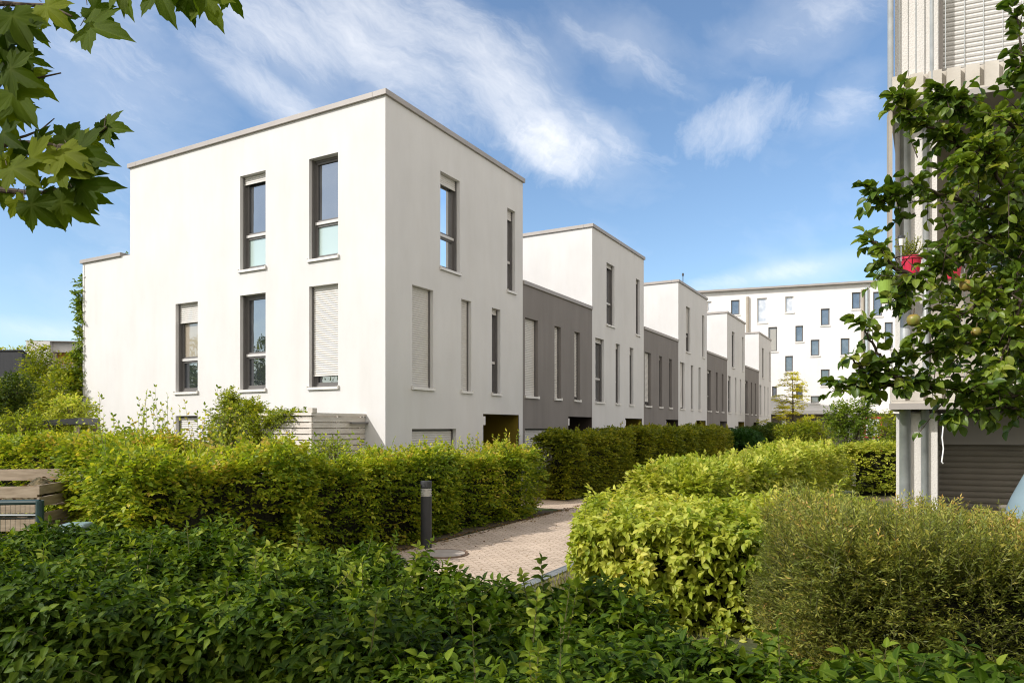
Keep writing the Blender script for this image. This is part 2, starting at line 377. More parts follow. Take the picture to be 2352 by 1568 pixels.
def hedge(name, label, cat, boxes, mat, tmpl, per_m2, leaf, group=None, r=.25, L=(.14, .28), n=6, bump=.08, up=.25, layer=False,
          shoots=0, shoot_len=(.25, .6), pairs=False, ang=.9, sag=.3, inset=.1, jit=.35, top_w=1.2, has_core=True, shrink=.30, seed=0, edge_z=0., stem_frac=.25, rtop_lit=0.):
    """a clipped hedge of one or more rounded boxes (centre, yaw, length, width, height): leafy shoots over a shade-dark core"""
    root = thing(name, label, cat, (0, 0, 0), 0, group); lv = Leaves()
    for (c, yaw, bl, bw, bh) in boxes:
        area = 2 * bl * bh + 2 * bw * bh + bl * bw * top_w; m = int(area * per_m2)
        p, nn = rbox_points(bl, bw, bh, min(r, bw / 2 - .01), m, top_w); p = place(p, c, yaw); nn = rot(nn, yaw)
        p += nn * (bumps(p, 2.2, seed) * bump + bumps(p, 6., seed + 1) * bump * .5)[:, None]
        p[:, 2] = np.maximum(p[:, 2], edge_z)
        d = nn + RNG.normal(0, .42, (m, 3)); d[:, 2] += up
        if layer: d[:, 2] *= .45
        d = nrm(d); ln = RNG.uniform(*L, m)
        base = p - d * ln[:, None] * .75 - nn * (np.abs(RNG.normal(0, inset, m)))[:, None]
        base[:, 2] = np.maximum(base[:, 2], .02)
        lv.spray(base, d, ln, n, leaf, ang=ang, sag=sag, pairs=pairs, jit=jit, rbias=rtop_lit * (nn[:, 2] > .6))  # top leaves biased yellower: sunlight on the hedge top put into colour
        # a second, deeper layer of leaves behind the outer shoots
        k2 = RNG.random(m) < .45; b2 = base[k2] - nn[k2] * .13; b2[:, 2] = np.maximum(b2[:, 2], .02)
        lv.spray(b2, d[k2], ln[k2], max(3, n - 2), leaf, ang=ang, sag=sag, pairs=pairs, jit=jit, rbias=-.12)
        k = RNG.random(m) < stem_frac; lv.stems(base[k], d[k], ln[k], .0022, sag)
        if shoots:
            q = int(shoots * bl); p2, n2 = rbox_points(bl, bw, bh, min(r, bw / 2 - .01), q * 6, 3.); kk = n2[:, 2] > .8; p2 = place(p2[kk][:q], c, yaw)
            d2 = RNG.normal(0, .22, (len(p2), 3)); d2[:, 2] += 1; l2 = RNG.uniform(*shoot_len, len(p2)); p2[:, 2] -= .08
            lv.spray(p2, d2, l2, 9, leaf * .8, ang=1.0, sag=.05, pairs=pairs, jit=.3, up=nrm(RNG.normal(0, 1, (len(p2), 3)) * np.array([1, 1, .2])), rbias=.15)
            lv.stems(p2, d2, l2, .003, .05)
    lv.build('leaves', tmpl, mat, root)
    if has_core: core('branches', boxes, root, shrink)  # solid core in place of branches, dark as the shaded gaps
    return root

# ------------------------------------------------------------------ leaf colours
def g(*c): return tuple(c)
M['lf_front'] = leaf_mat('leaf_dogwood', [(0, g(.014, .036, .003)), (.45, g(.050, .098, .006)), (.8, g(.15, .215, .014)), (1, g(.30, .34, .05))], .34, .55, .14, 1.0)
M['lf_beech'] = leaf_mat('leaf_hornbeam', [(0, g(.070, .13, .010)), (.4, g(.18, .26, .018)), (.75, g(.36, .40, .03)), (.95, g(.52, .48, .05)), (1, g(.48, .36, .08))], .45, .45, .25, .9)
M['lf_row'] = leaf_mat('leaf_row_hedge', [(0, g(.065, .10, .008)), (.5, g(.18, .21, .014)), (.85, g(.32, .31, .02)), (1, g(.40, .32, .04))], .40, .5, .22, .45)
M['lf_dark'] = leaf_mat('leaf_dark_hedge', [(0, g(.025, .050, .008)), (.6, g(.06, .095, .010)), (1, g(.12, .145, .016))], .34, .5, .22, .5)
M['lf_ever'] = leaf_mat('leaf_evergreen', [(0, g(.015, .055, .008)), (.6, g(.028, .085, .010)), (1, g(.05, .12, .012))], .3, .5, .3, .5)
M['lf_lime'] = leaf_mat('leaf_lime', [(0, g(.15, .23, .012)), (.45, g(.35, .40, .045)), (.85, g(.56, .56, .10)), (1, g(.62, .55, .13))], .42, .45, .28, .9)
M['lf_willow'] = leaf_mat('leaf_willow', [(0, g(.10, .135, .024)), (.45, g(.185, .215, .036)), (.8, g(.36, .35, .068)), (.95, g(.52, .42, .10)), (1, g(.50, .30, .10))], .36, .5, .3, 1.4)
M['lf_apple'] = leaf_mat('leaf_apple', [(0, g(.035, .075, .008)), (.5, g(.085, .145, .014)), (.85, g(.17, .235, .022)), (1, g(.27, .30, .05))], .36, .40, .36, 1.5)
M['lf_plane'] = leaf_mat('leaf_plane_tree', [(0, g(.032, .062, .004)), (.5, g(.085, .130, .007)), (1, g(.19, .23, .016))], .55, .65, .10, 2.0, (1.45, 1.45, .3))
M['lf_shrub'] = leaf_mat('leaf_garden_shrub', [(0, g(.10, .15, .012)), (.5, g(.22, .27, .018)), (.85, g(.38, .38, .028)), (1, g(.46, .40, .05))], .45, .5, .25, .8)
M['lf_yellow'] = leaf_mat('leaf_yellow', [(0, g(.36, .36, .02)), (.5, g(.56, .54, .03)), (1, g(.70, .60, .05))], .45, .5, .25, .8)
M['lf_green'] = leaf_mat('leaf_mid_green', [(0, g(.060, .110, .010)), (.6, g(.14, .21, .018)), (1, g(.26, .31, .03))], .40, .45, .3, .8)
M['lf_dry'] = leaf_mat('leaf_litter', [(0, g(.09, .05, .02)), (.5, g(.19, .11, .04)), (1, g(.30, .2, .07))], .1, .7, .2, .8)
M['lf_grass'] = leaf_mat('grass_blades', [(0, g(.10, .12, .02)), (.6, g(.2, .2, .04)), (1, g(.3, .26, .08))], .3, .6, .2, 1.5)
M['lf_purple'] = leaf_mat('flower_spike', [(0, g(.06, .04, .06)), (1, g(.12, .08, .08))], .1, .7, .2, 2.)

# ------------------------------------------------------------------ ground
def sheet(name, pts, z, mat, kind='structure'):
    mb = MB(); mb.poly([(p[0], p[1], z) for p in pts]); o = mb.build(name, mat); o['kind'] = kind
    return o

def ground_mat():
    m, nt, p, out = new_mat('garden_ground'); L = nt.links.new
    tc = N(nt, 'ShaderNodeTexCoord')
    n1 = N(nt, 'ShaderNodeTexNoise'); n1.inputs['Scale'].default_value = .35; n1.inputs['Detail'].default_value = 6; L(tc.outputs['Object'], n1.inputs['Vector'])
    n2 = N(nt, 'ShaderNodeTexNoise'); n2.inputs['Scale'].default_value = 14; n2.inputs['Detail'].default_value = 4; L(tc.outputs['Object'], n2.inputs['Vector'])
    r1 = ramp(nt, [(.42, (.06, .085, .02)), (.6, (.17, .13, .085))], n1.outputs['Fac'])
    r2 = ramp(nt, [(.3, (.6, .6, .6)), (.7, (1.2, 1.2, 1.2))], n2.outputs['Fac'])
    mx = N(nt, 'ShaderNodeMix', data_type='RGBA', blend_type='MULTIPLY'); mx.inputs['Factor'].default_value = 1
    L(r1.outputs['Color'], mx.inputs[6]); L(r2.outputs['Color'], mx.inputs[7]); L(mx.outputs[2], p.inputs['Base Color'])
    p.inputs['Roughness'].default_value = .95
    b = N(nt, 'ShaderNodeBump'); b.inputs['Strength'].default_value = .8; b.inputs['Distance'].default_value = .03
    L(n2.outputs['Fac'], b.inputs['Height']); L(b.outputs['Normal'], p.inputs['Normal'])
    return m
M['ground'] = ground_mat()

def paver_mat():
    m, nt, p, out = new_mat('zigzag_pavers'); L = nt.links.new
    tc = N(nt, 'ShaderNodeTexCoord'); mp = N(nt, 'ShaderNodeMapping'); mp.inputs['Rotation'].default_value = (0, 0, -math.radians(60.97))
    L(tc.outputs['Object'], mp.inputs['Vector'])
    sx = N(nt, 'ShaderNodeSeparateXYZ'); L(mp.outputs['Vector'], sx.inputs[0])
    pp = N(nt, 'ShaderNodeMath', operation='PINGPONG'); pp.inputs[1].default_value = .055; L(sx.outputs['Y'], pp.inputs[0])
    ad = N(nt, 'ShaderNodeMath', operation='ADD'); L(sx.outputs['X'], ad.inputs[0]); L(pp.outputs[0], ad.inputs[1])
    cb = N(nt, 'ShaderNodeCombineXYZ'); L(sx.outputs['Y'], cb.inputs['X']); L(ad.outputs[0], cb.inputs['Y'])
    br = N(nt, 'ShaderNodeTexBrick'); br.offset = .5
    br.inputs['Scale'].default_value = 1; br.inputs['Brick Width'].default_value = .22; br.inputs['Row Height'].default_value = .11
    br.inputs['Mortar Size'].default_value = .008; br.inputs['Mortar Smooth'].default_value = .4
    br.inputs['Color1'].default_value = (.53, .43, .335, 1); br.inputs['Color2'].default_value = (.59, .485, .385, 1); br.inputs['Mortar'].default_value = (.31, .235, .17, 1)
    L(cb.outputs[0], br.inputs['Vector'])
    n1 = N(nt, 'ShaderNodeTexNoise'); n1.inputs['Scale'].default_value = 1.3; n1.inputs['Detail'].default_value = 6; L(tc.outputs['Object'], n1.inputs['Vector'])
    r1 = ramp(nt, [(.3, (.82, .80, .78)), (.7, (1.08, 1.06, 1.04))], n1.outputs['Fac'])
    mx = N(nt, 'ShaderNodeMix', data_type='RGBA', blend_type='MULTIPLY'); mx.inputs['Factor'].default_value = 1
    L(br.outputs['Color'], mx.inputs[6]); L(r1.outputs['Color'], mx.inputs[7]); L(mx.outputs[2], p.inputs['Base Color'])
    p.inputs['Roughness'].default_value = .9; p.inputs['Specular IOR Level'].default_value = .2
    b = N(nt, 'ShaderNodeBump'); b.inputs['Strength'].default_value = .5; b.inputs['Distance'].default_value = .006; b.invert = True
    L(br.outputs['Fac'], b.inputs['Height']); L(b.outputs['Normal'], p.inputs['Normal'])
    return m
M['paver'] = paver_mat()

sheet('ground', [(-900, -900), (900, -900), (900, 900), (-900, 900)], 0, 'ground')
def kn(k, n): q = EB * k + NB * n; return (q[0], q[1])     # along / across the row of houses
sheet('path', [kn(-3, -6.5), kn(-3, -3.84), kn(60, -3.84), kn(60, -6.45), kn(16.4, -6.45), kn(16.2, -9.2), kn(14.2, -9.2), kn(14.0, -6.45), kn(8, -6.35)], .008, 'paver')

# drain channel along the path
mb = MB()
ed = Vector((EB[0], EB[1], 0)); 
dr = thing('drain_channel', 'narrow grey steel drain channel along the edge of the paved path', 'drain', (*kn(5, -3.77), .0), math.radians(60.97))
mb.box(0, 8, -.075, -.06, -.02, .016); mb.box(0, 8, .06, .075, -.02, .016)
mb.build('channel_rim', 'steel', dr)
gr = MB()
for i in range(200): gr.box(i * .04, i * .04 + .014, -.06, .06, .004, .013)
for y in (-.03, .0, .03): gr.box(0, 8, y - .004, y + .004, .003, .0125)
gr.build('grating', 'steel', dr)
# manhole cover
mh = thing('manhole_cover', 'round concrete manhole cover with rusty iron rim in the path', 'manhole cover', (-.96, 10.0, .01))
mb = MB(); mb.lathe((0, 0, 0), [(.31, .004), (.31, .012), (.345, .012), (.35, .0)], 40); mb.build('rim', 'iron', mh)
mb = MB(); mb.lathe((0, 0, 0), [(.30, .0), (.30, .014), (.28, .016)], 40); mb.build('lid', 'concrete', mh)

# ------------------------------------------------------------------ terrace houses
class Fr:
    def __init__(s, o, a, n): s.o = np.array(o, float); s.a = np.array(a, float); s.n = np.array(n, float)
    def p(s, u, d, z): q = s.o + s.a * u + s.n * d; return (q[0], q[1], q[2] + z)
    def box(s, mb, u0, u1, d0, d1, z0, z1):
        mb.hexa([s.p(u0, d0, z0), s.p(u1, d0, z0), s.p(u1, d1, z0), s.p(u0, d1, z0), s.p(u0, d0, z1), s.p(u1, d0, z1), s.p(u1, d1, z1), s.p(u0, d1, z1)])

def wall_sheet(mb, fr, regions, holes, reveal=.2, lift=()):
    """a wall face made of cells, left open at the holes; each hole gets reveals of its own depth"""
    us = sorted({x for r in regions + holes for x in r[:2]}); zs = sorted({x for r in regions + holes for x in r[2:4]})
    ins = lambda r, u, z: r[0] < u < r[1] and r[2] < z < r[3]
    for i in range(len(us) - 1):
        for j in range(len(zs) - 1):
            u, z = (us[i] + us[i + 1]) / 2, (zs[j] + zs[j + 1]) / 2
            if any(ins(r, u, z) for r in regions) and not any(ins(h, u, z) for h in holes):
                mb.quad(fr.p(us[i], 0, zs[j]), fr.p(us[i + 1], 0, zs[j]), fr.p(us[i + 1], 0, zs[j + 1]), fr.p(us[i], 0, zs[j + 1]))
    for h in holes:
        u0, u1, z0, z1 = h[:4]; d = -(h[4] if len(h) > 4 else reveal)
        if d == 0: continue
        mb.quad(fr.p(u0, 0, z0), fr.p(u0, d, z0), fr.p(u0, d, z1), fr.p(u0, 0, z1)); mb.quad(fr.p(u1, 0, z0), fr.p(u1, 0, z1), fr.p(u1, d, z1), fr.p(u1, d, z0))
        mb.quad(fr.p(u0, 0, z1), fr.p(u0, d, z1), fr.p(u1, d, z1), fr.p(u1, 0, z1)); mb.quad(fr.p(u0, 0, z0), fr.p(u1, 0, z0), fr.p(u1, d, z0), fr.p(u0, d, z0))

def slats(fr, u0, u1, z0, z1, d, pitch=.05):
    mb = MB(); n = max(1, int(round((z1 - z0) / pitch))); p = (z1 - z0) / n
    prof = []
    for i in range(n):
        b = z0 + i * p; prof += [(d - .012, b), (d - .002, b + .18 * p), (d + .003, b + .55 * p), (d - .003, b + .9 * p)]
    prof.append((d - .012, z1))
    for (d0, a), (d1, b) in zip(prof[:-1], prof[1:]): mb.quad(fr.p(u0, d0, a), fr.p(u1, d0, a), fr.p(u1, d1, b), fr.p(u0, d1, b))
    fr.box(mb, u0, u1, d - .016, d + .008, z0 - .035, z0)
    return mb

def window(parent, fr, u0, u1, z0, z1, shut=.05, low='glass', up='glass', split=.37, sill=True, rec=.15, name='window', tilt=False):
    mb = MB(); B = lambda *a: fr.box(mb, *a); r = -rec; w = .05
    B(u0, u0 + w, r - .1, r, z0, z1); B(u1 - w, u1, r - .1, r, z0, z1); B(u0 + w, u1 - w, r - .1, r, z1 - w, z1); B(u0 + w, u1 - w, r - .1, r, z0, z0 + w + .02)
    B(u0, u0 + .032, r + .002, r + .06, z0, z1); B(u1 - .032, u1, r + .002, r + .06, z0, z1)           # shutter rails
    zm = z0 + split * (z1 - z0); w2 = w + .045
    if (u1 - u0) > .55:
        for a, b in ((z0 + w + .02, zm - .03), (zm + .03, z1 - w)):
            B(u0 + w, u0 + w2, r - .085, r - .018, a, b); B(u1 - w2, u1 - w, r - .085, r - .018, a, b)
            B(u0 + w2, u1 - w2, r - .085, r - .018, a, a + .045); B(u0 + w2, u1 - w2, r - .085, r - .018, b - .045, b)
    f = mb.build(name, 'frame', parent)
    tb = MB(); fr.box(tb, u0 + w, u1 - w, r - .09, r + .012, zm - .03, zm + .03); tb.build('transom', 'transom', f)
    for a, b, m in ((z0 + w, zm - .03, low), (zm + .03, z1 - w, up)):
        pb = MB(); fr.box(pb, u0 + w * .8, u1 - w * .8, r - .062, r - .05, a, b); pb.build('pane', m, f)
    if sill:
        sb = MB(); fr.box(sb, u0 - .025, u1 + .025, r + .06, .045, z0 - .03, z0 + .001); fr.box(sb, u0 - .025, u1 + .025, .045, .05, z0 - .05, z0 + .006)
        fr.box(sb, u0 - .03, u0 - .02, .003, .052, z0 - .052, z0 + .03); fr.box(sb, u1 + .02, u1 + .03, .003, .052, z0 - .052, z0 + .03)
        sb.build('sill', 'sill', f)
    if shut > 0:
        zs = z1 - shut * (z1 - z0)
        slats(fr, u0 + .033, u1 - .033, max(zs, z0 + .04), z1 - .002, r + .035).build('roller_shutter', 'shutter', f)
    return f

def low_shutter(parent, fr, u0, u1, z1):
    mb = MB(); fr.box(mb, u0, u0 + .04, -.2, -.1, .3, z1); fr.box(mb, u1 - .04, u1, -.2, -.1, .3, z1); fr.box(mb, u0 + .04, u1 - .04, -.2, -.15, z1 - .05, z1)
    fr.box(mb, u0 + .04, u1 - .04, -.2, -.12, .3, .36)
    f = mb.build('window', 'frame', parent)
    slats(fr, u0 + .041, u1 - .041, .40, z1 - .052, -.12, .055).build('roller_shutter', 'shutter', f)

def entrance(parent, fr, u0, u1, z1, mat):
    """a porch cut into the ground floor: coloured walls, door at the far end"""
    D = -1.7; mb = MB()
    mb.quad(fr.p(u0, -.02, 0), fr.p(u0, D, 0), fr.p(u0, D, z1), fr.p(u0, -.02, z1)); mb.quad(fr.p(u1, -.02, 0), fr.p(u1, -.02, z1), fr.p(u1, D, z1), fr.p(u1, D, 0))
    mb.quad(fr.p(u0, D, 0), fr.p(u1, D, 0), fr.p(u1, D, z1), fr.p(u0, D, z1)); mb.quad(fr.p(u0, -.0, z1), fr.p(u0, D, z1), fr.p(u1, D, z1), fr.p(u1, -.0, z1))
    o = mb.build('porch', mat, parent)
    db = MB(); fr.box(db, u0 + .25, u0 + 1.25, D + .005, D + .06, .02, 2.0); d = db.build('door', 'door', o)
    hb = MB(); hb.tube([fr.p(u0 + 1.12, D + .1, .85), fr.p(u0 + 1.12, D + .1, 1.35)], .014, 6); hb.build('handle', 'galv', o)
    bb = MB(); fr.box(bb, u0 + .012, u0 + .16, -.28, -.03, z1 - .28, z1 - .06); bb.build('porch_lamp', 'sill', o)

ROW = math.radians(60.97)
FL = (2.66, 4.88); FU = (5.46, 7.68)
def coping(mb, x0, x1, y0, y1, z, h=.115, o=.055, w=.30, sides='fblr'):
    if 'f' in sides: mb.box(x0 - o, x1 + o, y0 - o, y0 + w, z, z + h)
    if 'b' in sides: mb.box(x0 - o, x1 + o, y1 - w, y1 + o, z, z + h)
    if 'l' in sides: mb.box(x0 - o, x0 + w, y0 + w + .002, y1 - w - .002, z, z + h)
    if 'r' in sides: mb.box(x1 - w, x1 + o, y0 + w + .002, y1 - w - .002, z, z + h)

def house(s0, w, tall, label, shut, first=False, extras=None):
    """one house of the row. Local axes: x along the street front, y into the depth, z up"""
    loc = CORNER + EB * s0
    h = thing('white_townhouse' if tall else 'grey_townhouse', label, 'house', loc, ROW, 'white three-storey houses of the terrace' if tall else 'grey two-storey houses of the terrace')
    mat = 'white' if tall else 'grey'; fr = Fr((0, 0, 0), (1, 0, 0), (0, -1, 0)); fa = Fr((0, 0, 0), (0, 1, 0), (-1, 0, 0))
    ZT = 8.61 if tall else 5.785; D1, D2, ZL = 8.55, 10.71, 6.34
    if first:
        wins = [(1.97, 2.78, *FU), (5.10, 5.54, *FU), (.91, 1.69, *FL), (2.85, 3.30, *FL), (4.29, 4.73, *FL)]; ent = (3.86, 5.75); low = (.90, 2.63)
    elif tall:
        wins = [(1.33, 2.12, *FU), (4.49, 4.96, *FU), (.28, 1.09, *FL), (2.24, 2.69, *FL), (3.75, 4.20, *FL)]; ent = (3.26, 5.22); low = (.28, 1.9)
    else:
        wins = [(.13, .94, *FL), (2.05, 2.51, *FL), (3.53, 3.98, *FL)]; ent = (3.05, 5.0); low = (.12, 1.80)
    holes = list(wins) + [(ent[0], ent[1], -.0, 2.13, 0), (low[0], low[1], .3, 1.755)]
    mb = MB()
    wall_sheet(mb, fr, [(0, w, 0, ZT)], holes, .25)
    if first:
        aw = [(3.485, 4.335, *FU), (1.285, 2.13, *FU), (5.845, 6.69, *FL), (3.485, 4.335, *FL), (1.285, 2.13, *FL), (5.845, 6.69, .3, 2.075)]
        wall_sheet(mb, fa, [(0, D1, 0, ZT), (D1, D2, 0, ZL)], aw, .25)
        mb.quad((0, D2, 0), (0, D2, ZL), (w, D2, ZL), (w, D2, 0)); mb.quad((0, D1, ZL - .4), (0, D1, ZT), (w, D1, ZT), (w, D1, ZL - .4))
        mb.quad((w, 0, 0), (w, 0, ZT), (w, D1, ZT), (w, D1, 0)); mb.quad((w, D1, 0), (w, D1, ZL), (w, D2, ZL), (w, D2, 0))
    else:
        zb = 0 if tall else 4
        if tall:
            for x in (0, w): mb.quad((x, 0, zb), (x, D1, zb), (x, D1, ZT), (x, 0, ZT))
            for x in (0, w): mb.quad((x, D1, 0), (x, D2, 0), (x, D2, ZL), (x, D1, ZL))
            mb.quad((0, D1, ZL - .4), (0, D1, ZT), (w, D1, ZT), (w, D1, ZL - .4)); mb.quad((0, D2, 0), (0, D2, ZL), (w, D2, ZL), (w, D2, 0))
        else:
            mb.quad((0, D2, 0), (0, D2, ZT), (w, D2, ZT), (w, D2, 0))
            for x in (.004, w - .004): mb.quad((x, 0, 0), (x, D2, 0), (x, D2, ZT), (x, 0, ZT))
    mb.build('wall', mat, h)
    rb = MB(); d = D1 if tall else D2
    rb.quad((.02, .02, ZT - .12), (w - .02, .02, ZT - .12), (w - .02, d - .02, ZT - .12), (.02, d - .02, ZT - .12))
    if tall: rb.quad((.02, D1 + .01, ZL - .3), (w - .02, D1 + .01, ZL - .3), (w - .02, D2 - .02, ZL - .3), (.02, D2 - .02, ZL - .3))
    rf = rb.build('roof', 'roofing', h)
    cb = MB()
    if tall: coping(cb, 0, w, 0, D1, ZT); coping(cb, 0, w, D1 + .058, D2, ZL, .1, sides='blr')
    else:
        coping(cb, .06, w - .06, 0, D2, ZT, .115, .045, sides='f')
        c2 = MB(); coping(c2, .06, w - .06, 0, D2, ZT, .115, .045, sides='b'); c2.build('coping', 'coping', rf, bevel=.006)
    cb.build('coping', 'coping', rf, bevel=.006)
    if not tall:     # little upstand where the low coping meets the taller neighbour
        ub = MB(); ub.box(w - .3, w - .06, .26, .5, ZT + .0, ZT + .2); ub.build('upstand', 'coping', rf)
    for i, (a, b, z0, z1) in enumerate(wins):
        s = shut[i] if i < len(shut) else .05
        window(h, fr, a, b, z0, z1, s)
    if first:
        for (a, b, z0, z1), (s, lo, up) in zip(aw[:5], ((.07, 'frosted', 'glass'), (.0, 'frosted', 'glass'), (.20, 'glass', 'curtain'), (.0, 'glass', 'glass'), (.87, 'glass', 'glass'))):
            window(h, fa, a, b, z0, z1, s, lo, up)
        low_shutter(h, fa, aw[5][0], aw[5][1], aw[5][3])
        kb = MB(); kb.tube([fa.p(10.62, .012, .2), fa.p(10.62, .012, 6.3)], .008, 5)
        for z in np.arange(1.2, 6.2, .95): kb.box(-.03, .001, 10.58, 10.66, z, z + .03)
        kb.build('wall_cable', 'sill', h)
    low_shutter(h, fr, low[0], low[1], 1.755)
    entrance(h, fr, ent[0], ent[1], 2.13, 'ochre' if tall else 'brown')
    if extras == 'aerial':
        ab = MB(); ab.tube([(2.6, .5, ZT - .1), (2.6, .5, ZT + .95)], .02, 6); ab.box(2.55, 2.65, .46, .54, ZT + .82, ZT + .95); ab.build('aerial', 'anthracite', rf)
        sb = MB()
        sb.hexa([(1.2, 3.4, ZT - .1), (2.3, 3.4, ZT - .1), (2.3, 5.0, ZT - .1), (1.2, 5.0, ZT - .1), (1.2, 4.1, ZT + .55), (2.3, 4.1, ZT + .55), (2.3, 4.4, ZT + .55), (1.2, 4.4, ZT + .55)])
        sb.build('skylight', 'sill', rf)
    return h

house(0, 5.98, True, 'white end house of the terrace with a tall blank-edged side wall of six windows', (.09, .10, 1, 1, .05), first=True)
house(5.985, 5.01, False, 'grey house adjoining the big white end house, its shutters mostly down', (1, 1, .93))
house(11.0, 5.45, True, 'second white house of the terrace, its windows all unshuttered', (.04, .05, .05, .06, .1))
house(16.455, 5.03, False, 'grey house between the second and third white houses of the terrace', (.9, .05, .05))
house(21.49, 5.48, True, 'third white house of the terrace, with an aerial and skylight on its roof', (.55, 1, .95, .9, 1), extras='aerial')
house(26.975, 4.93, False, 'grey house between the third and fourth white houses of the terrace', (.05, .05, .05))
house(31.91, 5.42, True, 'fourth white house of the terrace, before the last grey house', (.05, .9, .1, 1, 1))
house(37.335, 5.08, False, 'last grey house, squeezed between the two farthest white houses', (.05, .05, .05))
house(42.42, 5.4, True, 'last white house of the terrace, in front of the long apartment block', (.9, 1, 1, 1, 1))

# ------------------------------------------------------------------ long apartment block closing the view
AD = np.array([.9465, -.323, 0.]); AN = np.array([-.323, -.9465, 0.]); A0 = np.array([(1700 - CX) / F * 62, 62., 0.])
def zx(x, y):     # picture position of a close-up detail -> (along the block, height)
    u = (1700 + x * .3188) / 1.08844; v = (650 + y * .3188) / 1.08844; r = (u - CX) / F
    t = (A0[0] - r * A0[1]) / (r * AD[1] - AD[0]); Y = A0[1] + AD[1] * t
    return t, EYE + (HZ - v) / F * Y
blk = thing('apartment_building', 'long white apartment block with scattered small windows behind the terrace', 'building', A0, math.atan2(AD[1], AD[0]))
fb = Fr((0, 0, 0), (1, 0, 0), (0, -1, 0))
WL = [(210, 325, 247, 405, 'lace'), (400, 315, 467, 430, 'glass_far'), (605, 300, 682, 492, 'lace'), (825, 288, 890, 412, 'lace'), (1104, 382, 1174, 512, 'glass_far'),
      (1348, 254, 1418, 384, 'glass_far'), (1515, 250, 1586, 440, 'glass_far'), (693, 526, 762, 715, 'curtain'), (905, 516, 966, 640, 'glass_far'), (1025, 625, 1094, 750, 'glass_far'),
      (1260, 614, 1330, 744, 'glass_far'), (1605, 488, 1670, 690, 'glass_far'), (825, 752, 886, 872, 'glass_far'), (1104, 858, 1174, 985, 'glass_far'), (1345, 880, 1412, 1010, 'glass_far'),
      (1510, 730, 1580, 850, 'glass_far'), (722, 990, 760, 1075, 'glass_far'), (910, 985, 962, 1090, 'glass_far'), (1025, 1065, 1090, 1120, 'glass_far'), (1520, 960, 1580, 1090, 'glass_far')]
rects = []
for x0, y0, x1, y1, m in WL:
    a, za = zx(x0, y0); b, zb = zx(x1, y0); _, zc = zx(x0, y1); rects.append((a, b, zc, za, m))
HB = zx(900, 215)[1]; ZS = zx(900, 1205)[1]
mb = MB(); wall_sheet(mb, fb, [(-8, 40, ZS, HB)], [r[:4] for r in rects], .22)
mb.quad((-8, 0, ZS), (-8, 12, ZS), (-8, 12, HB), (-8, 0, HB)); mb.quad((40, 0, ZS), (40, 0, HB), (40, 12, HB), (40, 12, ZS)); mb.quad((-8, 12, 0), (40, 12, 0), (40, 12, HB), (-8, 12, HB))
mb.quad((-8, 0, ZS), (40, 0, ZS), (40, 3, ZS), (-8, 3, ZS))
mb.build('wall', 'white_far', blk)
mb = MB(); mb.box(-8.1, 40.1, -.35, 12.2, HB, HB + .16); mb.build('roof', 'coping', blk)
mb = MB(); mb.box(-8.05, 40, -.12, 0 - .003, ZS - .02, ZS + .28); mb.build('storey_band', 'sill', blk)
mb = MB(); mb.quad((-8, 2.8, 0), (40, 2.8, 0), (40, 2.8, ZS), (-8, 2.8, ZS)); mb.build('ground_floor_wall', 'beige', blk)
mb = MB()
for x in np.arange(-7, 40, 5.2): mb.box(x, x + .35, .1, .45, 0, ZS - .001)
mb.build('columns', 'white', blk)
for (a, b, z0, z1, m) in rects:
    f = MB(); w = .09
    fb.box(f, a, a + w, -.2, -.12, z0, z1); fb.box(f, b - w, b, -.2, -.12, z0, z1); fb.box(f, a + w, b - w, -.2, -.12, z1 - w, z1); fb.box(f, a + w, b - w, -.2, -.12, z0, z0 + w)
    if z1 - z0 > 2.3: zm = z0 + .36 * (z1 - z0); fb.box(f, a + w, b - w, -.2, -.12, zm - .06, zm + .06)
    fo = f.build('window', 'sill' if (z1 - z0 > 2.3 or m == 'lace') else 'frame', blk)
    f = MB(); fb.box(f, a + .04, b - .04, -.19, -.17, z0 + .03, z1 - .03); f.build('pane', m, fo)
    f = MB(); fb.box(f, a - .06, b + .06, -.1, .06, z0 - .12, z0 - .003); f.build('sill', 'sill', fo)
for x, m, top in ((530, 'beige', 290), (1432, 'beige', 230), (1462, 'zinc', 220)):
    t, z = zx(x, top); mb = MB(); mb.tube([(t, -.1, .0), (t, -.1, z)], .13, 8); mb.build('downpipe', m, blk)
doors = thing('garden_door', 'red framed door at the foot of the apartment block behind a shrub', 'door', at(2005, 985, 51) * np.array([1, 1, 0]), math.atan2(AD[1], AD[0]))
mb = MB(); mb.box(-.6, -.48, -.05, .05, 0, 2.5); mb.box(.48, .6, -.05, .05, 0, 2.5); mb.box(-.48, .48, -.05, .05, 2.38, 2.5); mb.box(-.48, .48, -.05, .05, 1.0, 1.1); mb.build('frame', 'red', doors)
mb = MB(); mb.box(-.48, .48, -.02, .02, 0, 2.38); mb.build('pane', 'lace', doors)

# ------------------------------------------------------------------ balcony building
R0 = np.array([3.61, 6.73, 0.]); RA = math.atan2(-.367, .93)
bal = thing('balcony_building', 'pale rough-plastered building with wire balconies and galvanised pipes behind the apple tree', 'building', R0, RA)
SHX, SHY = .150, .991
mb = MB()
def vwall(x0, x1, y, z0, z1): mb.quad((x0 + y * .15, y, z0), (x1 + y * .15, y, z0), (x1 + y * .15, y, z1), (x0 + y * .15, y, z1))
